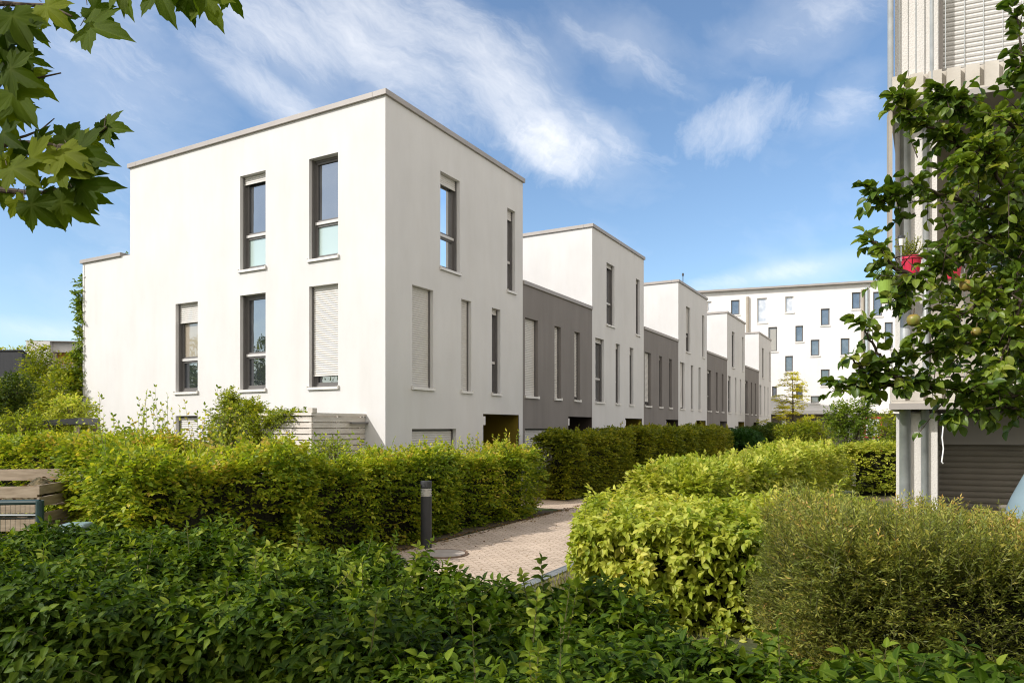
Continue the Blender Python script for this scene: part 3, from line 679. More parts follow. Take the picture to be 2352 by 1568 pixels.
# ground floor pier, floor above pier, upper pier (each a real block)
def pier(x0, x1, y0, y1, z0, z1): mb.hexa([(x0, y0, z0), (x1, y0, z0), (x1 + .03, y1, z0), (x0 + (y1 - y0) * .16, y1, z0), (x0, y0, z1), (x1, y0, z1), (x1 + .03, y1, z1), (x0 + (y1 - y0) * .16, y1, z1)])
pier(.055, .405, .20, 1.2, 0, 1.93)
pier(.05, .405, .22, 1.2, 2.06, 4.80)
pier(.035, .405, .12, 1.2, 5.00, 8.5)
mb.hexa([(.27, 1.3, 0), (6, 1.3, 0), (6, 7, 0), (1.3, 7, 0), (.27, 1.3, 8.5), (6, 1.3, 8.5), (6, 7, 8.5), (1.3, 7, 8.5)])
pier(1.9, 6, .2, 1.29, 5.0, 8.5)
wl = mb.build('wall', 'roughwhite', bal)
for z in (1.965, 4.83): mb = MB(); mb.hexa([(-.03, -.02, z), (5, -.02, z), (5, 1.3, z), (.18, 1.3, z), (-.03, -.02, z + .055), (5, -.02, z + .055), (5, 1.3, z + .055), (.18, 1.3, z + .055)]); mb.build('floor_slab', 'coping', bal)
for z in (2.022, 4.887):
    mb = MB(); mb.box(-.01, 5, .06, .10, z, z + .235); mb.box(-.01, 5, .0, .058, z + .0, z + .022)
    for x in np.arange(.0, 4.9, .15): mb.box(x, x + .108, .005, .058, z + .024, z + .232)
    mb.build('balcony_fascia', 'corr', bal)
mb = MB()
for z0, z1 in ((2.26, 3.30), (5.125, 8.0)):
    for x in np.arange(.44, 4.9, .15): mb.tube([(x, .02, z0), (x, .02, z1)], .0035, 6)
for z in (3.30,): mb.tube([(.3, .02, z), (4.9, .02, z)], .02, 8)
mb.tube([(.06, .02, 5.125), (.06, .02, 8.2)], .004, 5); mb.tube([(.20, .02, 5.125), (.20, .02, 8.2)], .006, 5)
for z in (5.45 + .62, 5.45 + 1.0): mb.tube([(.05, .015, z), (4.9, .015, z)], .003, 4)
mb.build('balcony_railing', 'galv', bal)
for x, y, r, z0, z1 in ((.130, .185, .050, 0, 1.964), (.298, .19, .034, 0, 1.964), (.135, .20, .048, 2.025, 4.825), (.31, .205, .03, 2.025, 4.825), (.328, .02, .017, 4.89, 8.3), (-.012, .04, .026, 4.89, 8.3)):
    mb = MB(); mb.tube([(x, y, z0), (x, y, z1)], r, 16); mb.build('pipe', 'galv', bal, smooth=True)
mb = MB(); mb.box(-.025, .004, .03, .2, 3.0, 4.825); mb.build('side_screen', 'beige', bal)
frb = Fr((0, .28, 0), (1, 0, 0), (0, -1, 0))
mb = MB(); mb.box(.406, .452, .21, .32, 5.13, 8.4); mb.box(1.85, 1.9, .21, .32, 5.13, 8.4); uw = mb.build('window', 'coping', bal)
slats(frb, .452, 1.85, 5.16, 8.3, .03, .0455).build('roller_shutter', 'shutter', uw)
frg = Fr((0, .95, 0), (1, 0, 0), (0, -1, 0))
mb = MB(); mb.box(.47, .53, .86, .97, 0, 1.93); mb.box(2.2, 2.3, .86, .97, 0, 1.93); mb.box(.53, 2.2, .84, 1.0, 1.62, 1.94); gw = mb.build('window', 'coping', bal)
slats(frg, .53, 2.2, .1, 1.62, .0, .062).build('roller_shutter', 'shutter_shaded', gw)
# loggia of the middle floor: inner wall, door window, privacy screen on the railing
mb = MB(); mb.box(.43, 5, 1.2, 1.29, 2.06, 4.80); mb.build('loggia_wall', 'beige', bal)
mb = MB(); mb.box(.9, 2.5, 1.15, 1.197, 2.1, 2.16); mb.box(.9, .98, 1.15, 1.197, 2.16, 4.4); mb.box(2.42, 2.5, 1.15, 1.197, 2.16, 4.4); mb.box(.98, 2.42, 1.15, 1.197, 4.32, 4.4); lw_ = mb.build('window', 'frame', bal)
mb = MB(); mb.box(.98, 2.42, 1.17, 1.18, 2.16, 4.32); mb.build('pane', 'glass', lw_)
mb = MB(); mb.box(.33, 4.9, .05, .056, 2.27, 3.22); mb.build('privacy_screen', 'screen', bal)

def pot(name, label, c, prof, mat, lf, nl, ll, spread, h, tmpl):
    t = thing(name, label, 'flower pot', c); mb = MB(); mb.lathe((0, 0, 0), prof, 24); mb.build('pot', mat, t, smooth=False)
    lv = Leaves(); m = nl; z = prof[-1][1]
    b = np.stack([RNG.normal(0, prof[-1][0] * .4, m), RNG.normal(0, prof[-1][0] * .4, m), np.full(m, z - .02)], 1)
    d = RNG.normal(0, spread, (m, 3)); d[:, 2] = 1; l = RNG.uniform(.6, 1., m) * h
    lv.spray(b, d, l, 12, ll, ang=.9, sag=.1, up=nrm(RNG.normal(0, 1, (m, 3)))); lv.stems(b, d, l, .0025, .1); lv.build('plant', tmpl, lf, t)
    return t
q = at(2093, 590, 6.50)
pot('flower_pot', 'red plastic pot with yellow-green flowering plant on the balcony rail', q - np.array([0, 0, .165]), [(.064, 0), (.081, .128), (.081, .139), (.092, .139), (.092, .165), (.079, .165), (.075, .15)], 'red', 'lf_shrub', 40, .022, .45, .26, T_MID)
q = at(2185, 600, 6.36)
pot('flower_pot', 'second red pot, half hidden by apple leaves farther along the balcony rail', q - np.array([0, 0, .165]), [(.064, 0), (.081, .128), (.081, .139), (.092, .139), (.092, .165), (.079, .165), (.075, .15)], 'red', 'lf_shrub', 34, .022, .4, .26, T_MID)
q = at(2035, 645, 6.72)
pot('flower_pot', 'slim lime-green pot hung on the outer corner of the balcony', q - np.array([0, 0, .21]), [(.045, 0), (.078, .2), (.082, .21), (.075, .2)], 'lime', 'lf_green', 26, .035, .5, .16, T_MID)
q = at(2070, 545, 6.46)
sl = thing('solar_light', 'small solar garden light on a stick in the red pot', 'garden light', q)
mb = MB(); mb.tube([(0, 0, -.22), (0, 0, -.06)], .006, 6); mb.build('stick', 'galv', sl); mb = MB(); mb.lathe((0, 0, 0), [(.017, -.075), (.022, -.01)], 14); mb.build('lamp', 'lens', sl)
mb = MB(); mb.lathe((0, 0, 0), [(.03, -.008), (.03, .008), (.026, .012)], 14); mb.build('cap', 'anthracite', sl)
cd = MB(); pts = [at(2163, 950, 6.52), at(2167, 975, 6.52), at(2164, 1005, 6.52), at(2167, 1030, 6.52), at(2163, 1060, 6.52), at(2166, 1064, 6.52)]
cd.tube(pts, .006, 6); tag(cd.build('hanging_cord', 'cord'), 'white cord dangling from the balcony in front of the dark shutter', 'cord')
# pale plastic cover over garden furniture in the ground-floor recess
cv = MB(); c0 = np.array([4.72, 5.98, 0.])
NP = 40; prof = [(.60, 0), (.60, .35), (.585, .75), (.53, .98), (.44, 1.2), (.33, 1.42), (.22, 1.6), (.08, 1.68), (.01, 1.69)]
b0 = 0
for i, (r, z) in enumerate(prof):
    for k in range(NP):
        a = 2 * math.pi * k / NP; rr = r * (1 + .035 * math.sin(a * 7 + z) * (1 - z / 1.9) + .02 * math.sin(a * 3 + 4 * z))
        cv.v.append((rr * math.cos(a), rr * math.sin(a) * .8, z))
for i in range(len(prof) - 1):
    for k in range(NP):
        k2 = (k + 1) % NP; cv.f.append((i * NP + k, i * NP + k2, (i + 1) * NP + k2, (i + 1) * NP + k))
o = cv.build('furniture_cover', 'tarp', smooth=True); o.location = c0
tag(o, 'pale blue-grey weather cover over garden furniture below the balcony', 'cover')

# ------------------------------------------------------------------ buildings and garden things beyond the compost heap
lb = thing('balcony_house', 'white flat-roofed house with timber-clad roof terrace behind the garden trees', 'house', at(60, 980, 34) * np.array([1, 1, 0]), math.radians(8))
def hv(v, Y=34): return EYE + (HZ - v) / F * Y
mb = MB(); mb.box(0, 1.05, 0, 6, hv(835), hv(783)); mb.box(-9, -.05, 2, 7, hv(835), hv(795)); mb.box(1.06, 9, .3, 7, hv(806), hv(783)); mb.box(-6, 9, 1.8, 7, 0, hv(860) - .003); mb.build('wall', 'white', lb)
mb = MB(); mb.box(.0, 9, -.05, 7, hv(860), hv(836)); mb.build('parapet', 'grey', lb)
mb = MB(); mb.box(1.06, 9, .75, .85, hv(836), hv(806) - .003); mb.build('timber_wall', 'wood_warm', lb)
mb = MB()
for x in np.arange(.1, 8.9, .13): mb.box(x, x + .05, .0, .04, hv(836), hv(822))
mb.build('railing', 'wood', lb)
mb = MB(); mb.box(2.2, 2.5, 1, 2, hv(783), hv(776)); mb.box(2.6, 7, 1, 3, hv(783), hv(779)); mb.build('roof_hatch', 'sill', lb)
mb = MB(); mb.box(-.05, 9.05, 0, 7, hv(783), hv(781.5)); mb.build('roof', 'coping', lb)
lv = Leaves(); m = 160
b = np.stack([RNG.uniform(-6, -.2, m), RNG.uniform(2.0, 2.6, m), np.full(m, hv(812))], 1); d = RNG.normal(0, .3, (m, 3)); d[:, 2] = 1
lv.spray(b, d, RNG.uniform(.3, .7, m), 7, .16, ang=.8); lv.build('roof_planting', T_FAR, 'lf_shrub', lb)
dk = thing('dark_clad_house', 'dark grey clad flat-roofed building beside the white terrace house', 'building', at(-60, 980, 26) * np.array([1, 1, 0]), math.radians(-4))
def skew(mb, x0, x1, y0, y1, z0, z1): mb.hexa([(x0, y0, z0), (x1 - .66 * y0, y0, z0), (x1 - .66 * y1, y1, z0), (x0, y1, z0), (x0, y0, z1), (x1 - .66 * y0, y0, z1), (x1 - .66 * y1, y1, z1), (x0, y1, z1)])
mb = MB(); skew(mb, -6, 1.86, 0, 5, hv(878, 26), hv(806, 26)); skew(mb, -6, 1.5, .6, 5, 0, hv(878, 26) - .003); mb.build('wall', 'darkclad', dk)
mb = MB(); skew(mb, -6, 1.9, -.04, 5.05, hv(806, 26), hv(804, 26)); mb.build('coping', 'anthracite', dk)
gs = thing('garden_shed', 'small dark-roofed open garden shelter between yellowing shrubs', 'shed', at(155, 980, 15.5) * np.array([1, 1, 0]), math.radians(12))
mb = MB(); mb.hexa([(-.25, -.6, 1.82), (.42, -.6, 1.86), (.42, .7, 1.86), (-.25, .7, 1.82), (-.25, -.6, 1.93), (.42, -.6, 1.99), (.42, .7, 1.99), (-.25, .7, 1.93)]); mb.build('roof', 'anthracite', gs)
for x in (-.2, .36):
    for y in (-.5, .6): mb = MB(); mb.box(x - .04, x + .04, y - .04, y + .04, 0, 1.83); mb.build('post', 'wood', gs)

# compost bin of boards
cz = thing('compost_bin', 'slatted wooden compost bin heaped with cuttings behind the mesh gate', 'compost bin', (-6.32, 9.45, 0), math.radians(8))
bw = MB()
for z in (.18, .42, .66, .86):
    bw.box(-2.2, 0, -.015, .015, z, z + .15)
for z in (.30, .52, .74, .90):
    bw.box(.012, .045, -.05, 1.6, z, z + .125)
for z in (.3, .6, .98): bw.box(-2.2, 0, 1.58, 1.62, z, z + .17)
bw.box(.2, 1.0, 1.5, 1.54, .98, 1.15)
bw.build('boards', 'wood', cz)
for x, y in ((-.02, .03), (-.02, 1.52), (-1.9, .03), (-1.9, 1.52)): mb = MB(); mb.box(x - .04, x + .03, y - .01, y + .06, 0, 1.02); mb.build('post', 'wood_dark', cz)
hp = MB(); n = 26
for i in range(n):
    for j in range(18):
        def hz(a, b_):
            x = -2.1 + 2.05 * a / n; y = .08 + 1.45 * b_ / 18
            return (x, y, .62 + .42 * math.exp(-((x + .35) ** 2 / .25 + (y - .55) ** 2 / .25)) + .10 * math.sin(x * 5 + y * 3) + .03 * math.sin(17 * x + 11 * y))
        hp.quad(hz(i, j), hz(i + 1, j), hz(i + 1, j + 1), hz(i, j + 1))
hp.build('heap', 'compost', cz, smooth=True)
lv = Leaves(); m = 500; x = RNG.uniform(-2, -.05, m); y = RNG.uniform(.1, 1.5, m)
z = .64 + .42 * np.exp(-((x + .35) ** 2 / .25 + (y - .55) ** 2 / .25)) + .1 * np.sin(x * 5 + y * 3)
lv.add(np.stack([x, y, z], 1), nrm(RNG.normal(0, 1, (m, 3)) * np.array([1, 1, .3])), RNG.normal(0, .4, (m, 3)) + np.array([0, 0, 1]), RNG.uniform(.05, .09, m)); lv.build('cuttings', T_MID, 'lf_dry', cz)
# green mesh gate
gt = thing('mesh_gate', 'dark green tubular gate with wire mesh in front of the compost bin', 'gate', (-4.66, 7.0, 0), math.radians(178))
mb = MB(); mb.tube([(0, 0, 1.06), (2.0, 0, 1.02)], .027, 10); mb.tube([(0, 0, .12), (2.0, 0, .1)], .02, 8); mb.tube([(1.98, 0, 0), (1.98, 0, 1.03)], .027, 10); mb.build('frame', 'green_metal', gt)
mb = MB(); mb.tube([(0, 0, 0), (0, 0, 1.075)], .037, 12); mb.tube([(0, 0, .80), (-.12, .0, .80)], .015, 6); mb.build('post', 'green_metal', gt)
mb = MB()
for x in np.arange(.05, 1.97, .05): mb.tube([(x, 0, .13), (x, 0, 1.04)], .002, 4)
for z in (.3, .5, .7, .9): mb.tube([(0, .004, z), (1.97, .004, z)], .002, 4)
mb.tube([(0, .01, .93), (1.9, .01, .92)], .012, 6)
mb.build('wire_mesh', 'green_metal', gt)
bx = thing('storage_box', 'pale blue-grey plastic box half hidden by hedge leaves beside the compost bin', 'box', (-4.14, 6.75, 0), math.radians(10))
mb = MB(); mb.hexa([(-.10, -.08, 0), (.08, -.08, 0), (.08, .1, 0), (-.10, .1, 0), (-.11, -.09, .84), (.09, -.09, .84), (.09, .11, .84), (-.11, .11, .84)]); mb.build('body', 'bluebox', bx, bevel=.03)
mb = MB(); mb.box(-.122, .102, -.102, .122, .842, .885); mb.build('lid', 'bluebox', bx, bevel=.02)

# ------------------------------------------------------------------ bollard lamp
bo = thing('bollard_lamp', 'slim anthracite bollard lamp with louvred light head standing beside the path', 'bollard', (-1.276, 10.55, 0))
mb = MB(); mb.lathe((0, 0, 0), [(.083, 0), (.083, .765), (.079, .77)], 36); mb.build('post', 'anthracite', bo, smooth=False)
mb = MB(); mb.lathe((0, 0, 0), [(.066, .772), (.066, .888)], 36); mb.build('lens', 'lens', bo)
mb = MB()
for i in range(5): z = .772 + i * .0245; mb.lathe((0, 0, 0), [(.060, z + .002), (.081, z + .002), (.083, z + .012), (.081, z + .0125), (.060, z + .0125)], 36)
mb.build('louvres', 'transom', bo)
mb = MB(); mb.lathe((0, 0, 0), [(.079, .898), (.083, .902), (.083, .992), (.079, .998), (.0, 1.0)], 36); mb.build('cap', 'anthracite', bo)

# ------------------------------------------------------------------ slatted privacy fence with climber at the side wall
P0 = CORNER + EA * .545; tf = thing('slatted_fence', 'weathered pale slatted timber screen around the corner of the side garden', 'fence', P0, ROW)
sl_ = MB(); 
for i, z in enumerate(np.arange(.06, 2.0, .115)):
    sl_.box(-1.5, -.01, -.012, .012, z, z + .093); sl_.box(-1.44, -.01, .073, .09, z + .05, z + .135)
    sl_.box(-1.524, -1.50 - .002, .0, 2.9, z, z + .093); sl_.box(-1.43, -1.412, .1, 2.9, z + .05, z + .135)
sl_.build('slats', 'wood_pale', tf)
mb = MB(); mb.box(-1.56, -.0, -.035, .03, 2.02, 2.07); mb.box(-1.56, -1.47, .031, 2.9, 2.02, 2.07); mb.build('top_rail', 'wood_pale', tf)
for x, y in ((-1.47, .04), (-.75, .042), (-.06, .042), (-1.45, 1.0), (-1.45, 1.9), (-1.45, 2.85)): mb = MB(); mb.box(x - .035, x + .035, y - .028, y + .042, 0, 2.015); mb.build('post', 'wood_pale', tf)
mb = MB(); mb.box(-1.55, -1.43, -.05, .07, 2.071, 2.16); mb.build('post_cap', 'wood_pale', tf)
mb = MB(); mb.box(-.5, .02, -.10, -.04, 1.86, 1.90); mb.build('bracket', 'frame', tf)

def blob_plant(name, label, cat, blobs, mat, tmpl, leaf, per, base, trunk=.03, group=None, L=(.2, .4), n=7, ang=.9, sag=.3, shell=.55, crown='crown', stems=True, jit=.35, limbs=True, bark='bark', fill=True):
    """shrub or tree: leafy shoots through a few uneven lobes, limbs from the foot to each lobe"""
    root = thing(name, label, cat, base, 0, group); base = np.array(base, float); lv = Leaves()
    for (c, r) in blobs:
        c = np.array(c, float); r = np.array(r if hasattr(r, '__len__') else (r, r, r), float); m = int(per * (r[0] * r[1] + r[0] * r[2] + r[1] * r[2]) / 3)
        d = nrm(RNG.normal(0, 1, (m, 3))); rad = shell + (1 - shell) * RNG.random(m) ** .6
        rad = rad * (1 + .18 * bumps(d * 3 + c, 1.6, 3)); p = c + d * r * rad[:, None]
        dd = nrm(d + RNG.normal(0, .5, (m, 3)) + np.array([0, 0, .25])); l = RNG.uniform(*L, m)
        b = p - dd * l[:, None] * .7; keep = b[:, 2] > base[2] + .03
        lv.spray(b[keep] - base, dd[keep], l[keep], n, leaf, ang=ang, sag=sag, jit=jit)
        k = keep & (RNG.random(m) < .3)
        if stems: lv.stems(b[k] - base, dd[k], l[k], .003, sag)
    lv.build(crown, tmpl, mat, root)
    if limbs:
        tb = MB(); zc = max(.3, min(b_[0][2] for b_ in blobs) * .6 - base[2] * .5)
        tb.tube([(0, 0, -.05), (trunk * .6, 0, zc * .5), (0, trunk, zc)], [trunk * 1.2, trunk, trunk * .8], 8)
        for (c, r) in blobs:
            e = np.array(c) - base; m_ = e * .5 + np.array([0, 0, zc * .3]); tb.tube([(0, 0, zc * .6), m_, e], [trunk * .8, trunk * .5, trunk * .2], 6)
            for k in range(5):
                rr = np.array(r if hasattr(r, '__len__') else (r, r, r)); t = e + nrm(RNG.normal(0, 1, 3)) * rr * .75
                tb.tube([m_ * .5 + e * .5, (e + t) / 2 + RNG.normal(0, .05, 3), t], [trunk * .35, trunk * .2, trunk * .08], 4, cap=False)
        tb.build('trunk', bark, root)
    return root

vb = P0 - EB * 1.45 + EA * 2.2
blob_plant('climbing_vine', 'airy climber tumbling over the slatted timber screen', 'vine',
           [(vb + np.array([0, 0, 1.85]), (.55, .5, .55)), (vb - EA * .75 + np.array([0, 0, 1.7]), (.5, .45, .5)), (vb + EA * .3 + np.array([0, 0, 1.2]), (.5, .45, .6)), (vb - EA * .5 + np.array([.0, 0, 2.15]), (.35, .3, .28)), (vb + EA * .15 + np.array([0, 0, 2.35]), (.25, .25, .3)),
            (vb - EA * 1.5 + np.array([0, 0, 2.05]), (.45, .3, .14)), (vb - EA * 1.15 + np.array([0, 0, 1.95]), (.3, .25, .2))], 'lf_shrub', T_MID, .06, 2400, vb * np.array([1, 1, 0]) - EB * .3, .02, L=(.15, .4), n=8, shell=.2, sag=.5)
# a few flowering shrubs and tall shoots poking above the hedge in front of the side wall
blob_plant('garden_shrub', 'fine-leaved shrub with reddish tips in front of the slatted screen', 'shrub', [(at(775, 1030, 11.8), (.32, .3, .22)), (at(735, 1035, 11.8), (.3, .3, .18))], 'lf_shrub', T_MID, .045, 1200, at(765, 980, 11.8) * np.array([1, 1, 0]), .02, L=(.15, .3), shell=.2)
blob_plant('wispy_shrub', 'tall wispy shrub with loose shoots before the white side wall', 'shrub', [(at(480, 1020, 9.6), (.16, .2, .42)), (at(455, 1060, 9.6), (.3, .25, .22))], 'lf_shrub', T_MID, .055, 800, at(478, 980, 9.6) * np.array([1, 1, 0]), .018, L=(.2, .45), shell=.1)
# climber on the end wall, buddleia on the roof terrace
cb_ = CORNER + EA * 10.86 + EB * .1
blob_plant('wall_climber', 'green climber growing up the far corner of the white end house', 'climber', [(cb_ + np.array([0, 0, z]), (.26 + .12 * math.sin(z * 2.3), .22, .6)) for z in np.arange(.5, 5.6, .62)], 'lf_green', T_MID, .12, 700, cb_, .03, L=(.2, .4), n=6, sag=.6)
ub = CORNER + EA * 9.5 + EB * .8 + np.array([0, 0, 6.05])
blob_plant('terrace_shrub', 'grey-green shrub with dark flower spikes on the roof terrace', 'shrub', [(ub + EA * .45 + np.array([0, 0, .45]), (.3, .3, .2)), (ub - EA * .35 + np.array([0, 0, .48]), (.28, .28, .22))], 'lf_green', T_MID, .09, 260, ub, .015, L=(.2, .38), shell=.1)
# trees and shrubs between the white house and the buildings beyond
LT = [('garden_tree', 'slender tree with loose crown in front of the white terrace house', 88, 21., [(0, 0, 3.7, .45, .6), (.15, 0, 3.0, .75, .7), (-.25, 0, 2.4, .9, .75), (.5, 0, 1.7, 1.0, .8)], 'lf_shrub', .09, 884),
      ('garden_tree', 'bushy yellow-green tree against the end of the white house', 150, 20., [(.15, 0, 3.45, .45, .5), (0, 0, 2.75, .75, .7), (.35, 0, 2.0, .8, .8), (-.45, 0, 2.0, .8, .7)], 'lf_shrub', .09, 884),
      ('yellow_shrub', 'bright yellowing shrub over the garden shelter', 165, 16.5, [(0, 0, 2.2, .55, .35), (.25, 0, 1.6, .5, .5)], 'lf_lime', .09, 952),
      ('garden_shrub', 'rounded brownish-green shrub below the dark clad building', 55, 15., [(0, 0, 1.75, .6, .42), (.5, 0, 1.5, .6, .5), (-.5, 0, 1.4, .6, .5)], 'lf_shrub', .07, 1190),
      ('dark_shrub', 'dark green shrub in the shade of the dark clad building', 5, 16.5, [(0, 0, 2.1, .6, .6), (-.3, 0, 1.3, .8, .7), (.3, 0, 2.7, .4, .35)], 'lf_dark', .09, 1020),
      ('garden_tree', 'leafy shrub tree draped against the dark clad wall', 25, 20., [(0, 0, 2.7, .6, .5), (-.5, 0, 2.2, .7, .6), (.3, 0, 1.9, .6, .6)], 'lf_shrub', .09, 714)]
for nm, lab, u, Y, bl, mt, lf, per in LT:
    c = at(u, HZ, Y) * np.array([1, 1, 0])
    blob_plant(nm, lab, 'tree' if 'tree' in nm else 'shrub', [(c + np.array([x, y, z]), (r, r, rz)) for x, y, z, r, rz in bl], mt, T_MID, lf, per, c, .05, L=(.2, .42), n=6)

# ------------------------------------------------------------------ hedges
class Run(list): pass      # boxes that follow one line
def line_boxes(pts, w, h, over=.1):
    out = Run()
    for a, b in zip(pts[:-1], pts[1:]):
        a = np.array(a, float); b = np.array(b, float); d = b[:2] - a[:2]; L = np.linalg.norm(d)
        hh = (a[2] + b[2]) / 2 if len(a) > 2 else h
        out.append(((*((a[:2] + b[:2]) / 2), 0.), math.atan2(d[1], d[0]), L + over, w, hh))
    return out
q = lambda k, n: kn(k, n)
hedge('beech_hedge', 'tall leafy hedge with yellow sunlit top behind the bollard lamp', 'hedge',
      line_boxes([(*q(4.25, -7.0), 1.56), (*q(6.6, -7.02), 1.46), (*q(9.9, -7.02), 1.38), (*q(13.15, -7.02), 1.43)], .92, 1.5), 'lf_beech', T_MID, 215, .074, r=.2, L=(.14, .36), bump=.20, shoots=9, shoot_len=(.12, .42), edge_z=.06, rtop_lit=.15, inset=.16, seed=1)
hedge('garden_hedge', 'tangled hedge with tall loose shoots before the white side wall', 'hedge',
      line_boxes([(-6.2, 10.6, 1.62), (-4.6, 9.6, 1.62), (-3.5, 8.95, 1.42)], 1.3, 1.6), 'lf_beech', T_MID, 190, .078, r=.35, L=(.18, .4), bump=.18, shoots=14, shoot_len=(.3, .9), edge_z=.1, rtop_lit=.2, seed=2)
hedge('back_hedge', 'broad green hedge running behind the compost bin', 'hedge', line_boxes([(-11.5, 12.6, 1.55), (-6.6, 12.2, 1.6)], 1.3, 1.58), 'lf_beech', T_MID, 200, .075, r=.35, L=(.18, .36), bump=.12, shoots=3, edge_z=.1, rtop_lit=.15, seed=3)
RH = 'hedges in front of the terrace houses'
hedge('row_hedge', 'dense layered hedge across the path from the second white house', 'hedge', line_boxes([(*q(15.6, -7.55), 1.66), (*q(19.9, -7.4), 1.72)], 1.1, 1.7), 'lf_row', T_MID, 190, .085, RH, r=.2, L=(.16, .38), bump=.14, layer=True, shoots=2, shoot_len=(.1, .3), edge_z=.12, seed=4)
hedge('row_hedge', 'long yellow-tinged hedge following the row between second and third white houses', 'hedge', line_boxes([(*q(20.3, -7.3), 1.74), (*q(26, -7.2), 1.78), (*q(32, -7.2), 1.78)], 1.1, 1.75), 'lf_row', T_MID, 150, .095, RH, r=.2, L=(.2, .4), bump=.12, layer=True, shoots=2, shoot_len=(.1, .35), seed=5)
hedge('evergreen_bush', 'plump bright dark-green evergreen bush between the row hedges', 'bush', [((*q(34.5, -6.9), 0), ROW, 3.2, 1.9, 1.62)], 'lf_ever', T_FAR, 120, .11, r=.6, L=(.2, .4), bump=.12, seed=6)
hedge('row_hedge', 'dark hedge in front of the last white house', 'hedge', line_boxes([(*q(37, -6.9), 1.70), (*q(47, -6.7), 1.82), (*q(54, -6.2), 1.75)], 1.6, 1.75), 'lf_dark', T_FAR, 70, .13, RH, r=.4, L=(.25, .5), bump=.2, shoots=1, seed=7)
# bright hedge along the lawn side of the path, and its second leg turning towards the balcony building
hedge('lime_hedge', 'long sunlit yellow-green hedge with rounded end bordering the path', 'hedge',
      line_boxes([(1.95, 9.05, 1.20), (3.4, 11.3, 1.30), (5.6, 14.6, 1.36), (7.9, 18.2, 1.42)], 1.15, 1.3), 'lf_lime', T_MID, 185, .085, r=.32, L=(.16, .36), bump=.14, inset=.15, shoots=5, shoot_len=(.1, .25), edge_z=.1, seed=8)
hedge('lime_hedge', 'shorter yellow-green hedge leg beside the plastered pier of the balcony building', 'hedge',
      line_boxes([(8.9, 19.1, 1.40), (13.5, 17.6, 1.42)], .9, 1.4), 'lf_lime', T_MID, 170, .075, r=.25, L=(.16, .32), bump=.09, layer=True, shoots=1, shoot_len=(.1, .2), edge_z=.18, seed=9)
hedge('lime_bush', 'squared light-green bush with drooping leaves at the bend of the path', 'bush',
      [((1.84, 7.05, 0), math.radians(-12), 2.3, 2.2, 1.02), ((2.85, 7.0, 0), math.radians(-12), 1.2, 2.1, 1.06)], 'lf_lime', T_NEAR, 200, .086, r=.14, L=(.14, .30), n=4, bump=.09, inset=.17, pairs=True, ang=1.0, sag=.7, up=.5, shoots=5, shoot_len=(.1, .3), edge_z=.08, seed=10)
hedge('willow_bush', 'wide olive bush of narrow willow leaves below the apple branches', 'bush',
      [((3.5, 5.2, 0), math.radians(-6), 3.0, 1.7, 1.16), ((4.9, 4.95, 0), math.radians(-6), 2.4, 1.7, 1.20), ((2.5, 5.3, 0), math.radians(-6), 1.1, 1.4, 1.02)], 'lf_willow', T_NARROW, 420, .049, r=.28, L=(.16, .42), n=16, bump=.17, inset=.17, ang=.75, sag=.12, up=.7, shoots=12, shoot_len=(.06, .2), jit=.5, edge_z=.05, shrink=.4, seed=12, stem_frac=.8, rtop_lit=.12)
hedge('dogwood_hedge', 'dark glossy hedge with drooping paired leaves, wide across the view below the path', 'hedge',
      [((-3.05, 4.55, 0), math.radians(-6), 4.4, 2.3, .98), ((-.62, 3.72, 0), math.radians(-40), 2.6, 1.5, .98), ((.76, 2.42, 0), math.radians(-41), 2.6, 1.35, .97), ((2.0, 1.5, 0), math.radians(-26), 1.9, 1.1, .72)],
      'lf_front', T_NEAR, 400, .070, r=.3, L=(.12, .30), n=4, bump=.15, inset=.16, pairs=True, ang=1.05, sag=.7, up=.7, shoots=9, shoot_len=(.1, .28), edge_z=.1, shrink=.26, seed=13, jit=.28)

# ------------------------------------------------------------------ young yellow tree and shrubs at the end of the path
yb = at(1820, 980, 46) * np.array([1, 1, 0]); yt = thing('yellow_tree', 'young golden tree with tiered airy branches before the apartment block', 'tree', yb)
tb = MB(); tb.tube([(0, 0, 0), (.05, 0, 2.5), (.0, 0, 5.2)], [.09, .06, .015], 8); lv = Leaves()
for z in np.linspace(1.7, 5.5, 11):
    for k in range(4):
        a = random.uniform(0, 6.28); l = (5.9 - z) * .52 * random.uniform(.6, 1.1); d = np.array([math.cos(a), math.sin(a), .22])
        b = np.array([0, 0, z - .3]); e = b + d * l; tb.tube([b, b + d * l * .5 + np.array([0, 0, .05]), e], [.02, .014, .006], 4, cap=False)
        m = int(7 + l * 13); t = RNG.uniform(.35, 1, m); p = b + d * l * t[:, None] + RNG.normal(0, .1, (m, 3)) * np.array([1.6, 1.6, .5])
        dd = RNG.normal(0, .6, (m, 3)) * np.array([1, 1, .25]) + d * .6; lv.spray(p, dd, RNG.uniform(.2, .4, m), 7, .13, ang=1.1, sag=.4)
tb.build('trunk', 'bark', yt); lv.build('crown', T_FAR, 'lf_yellow', yt)
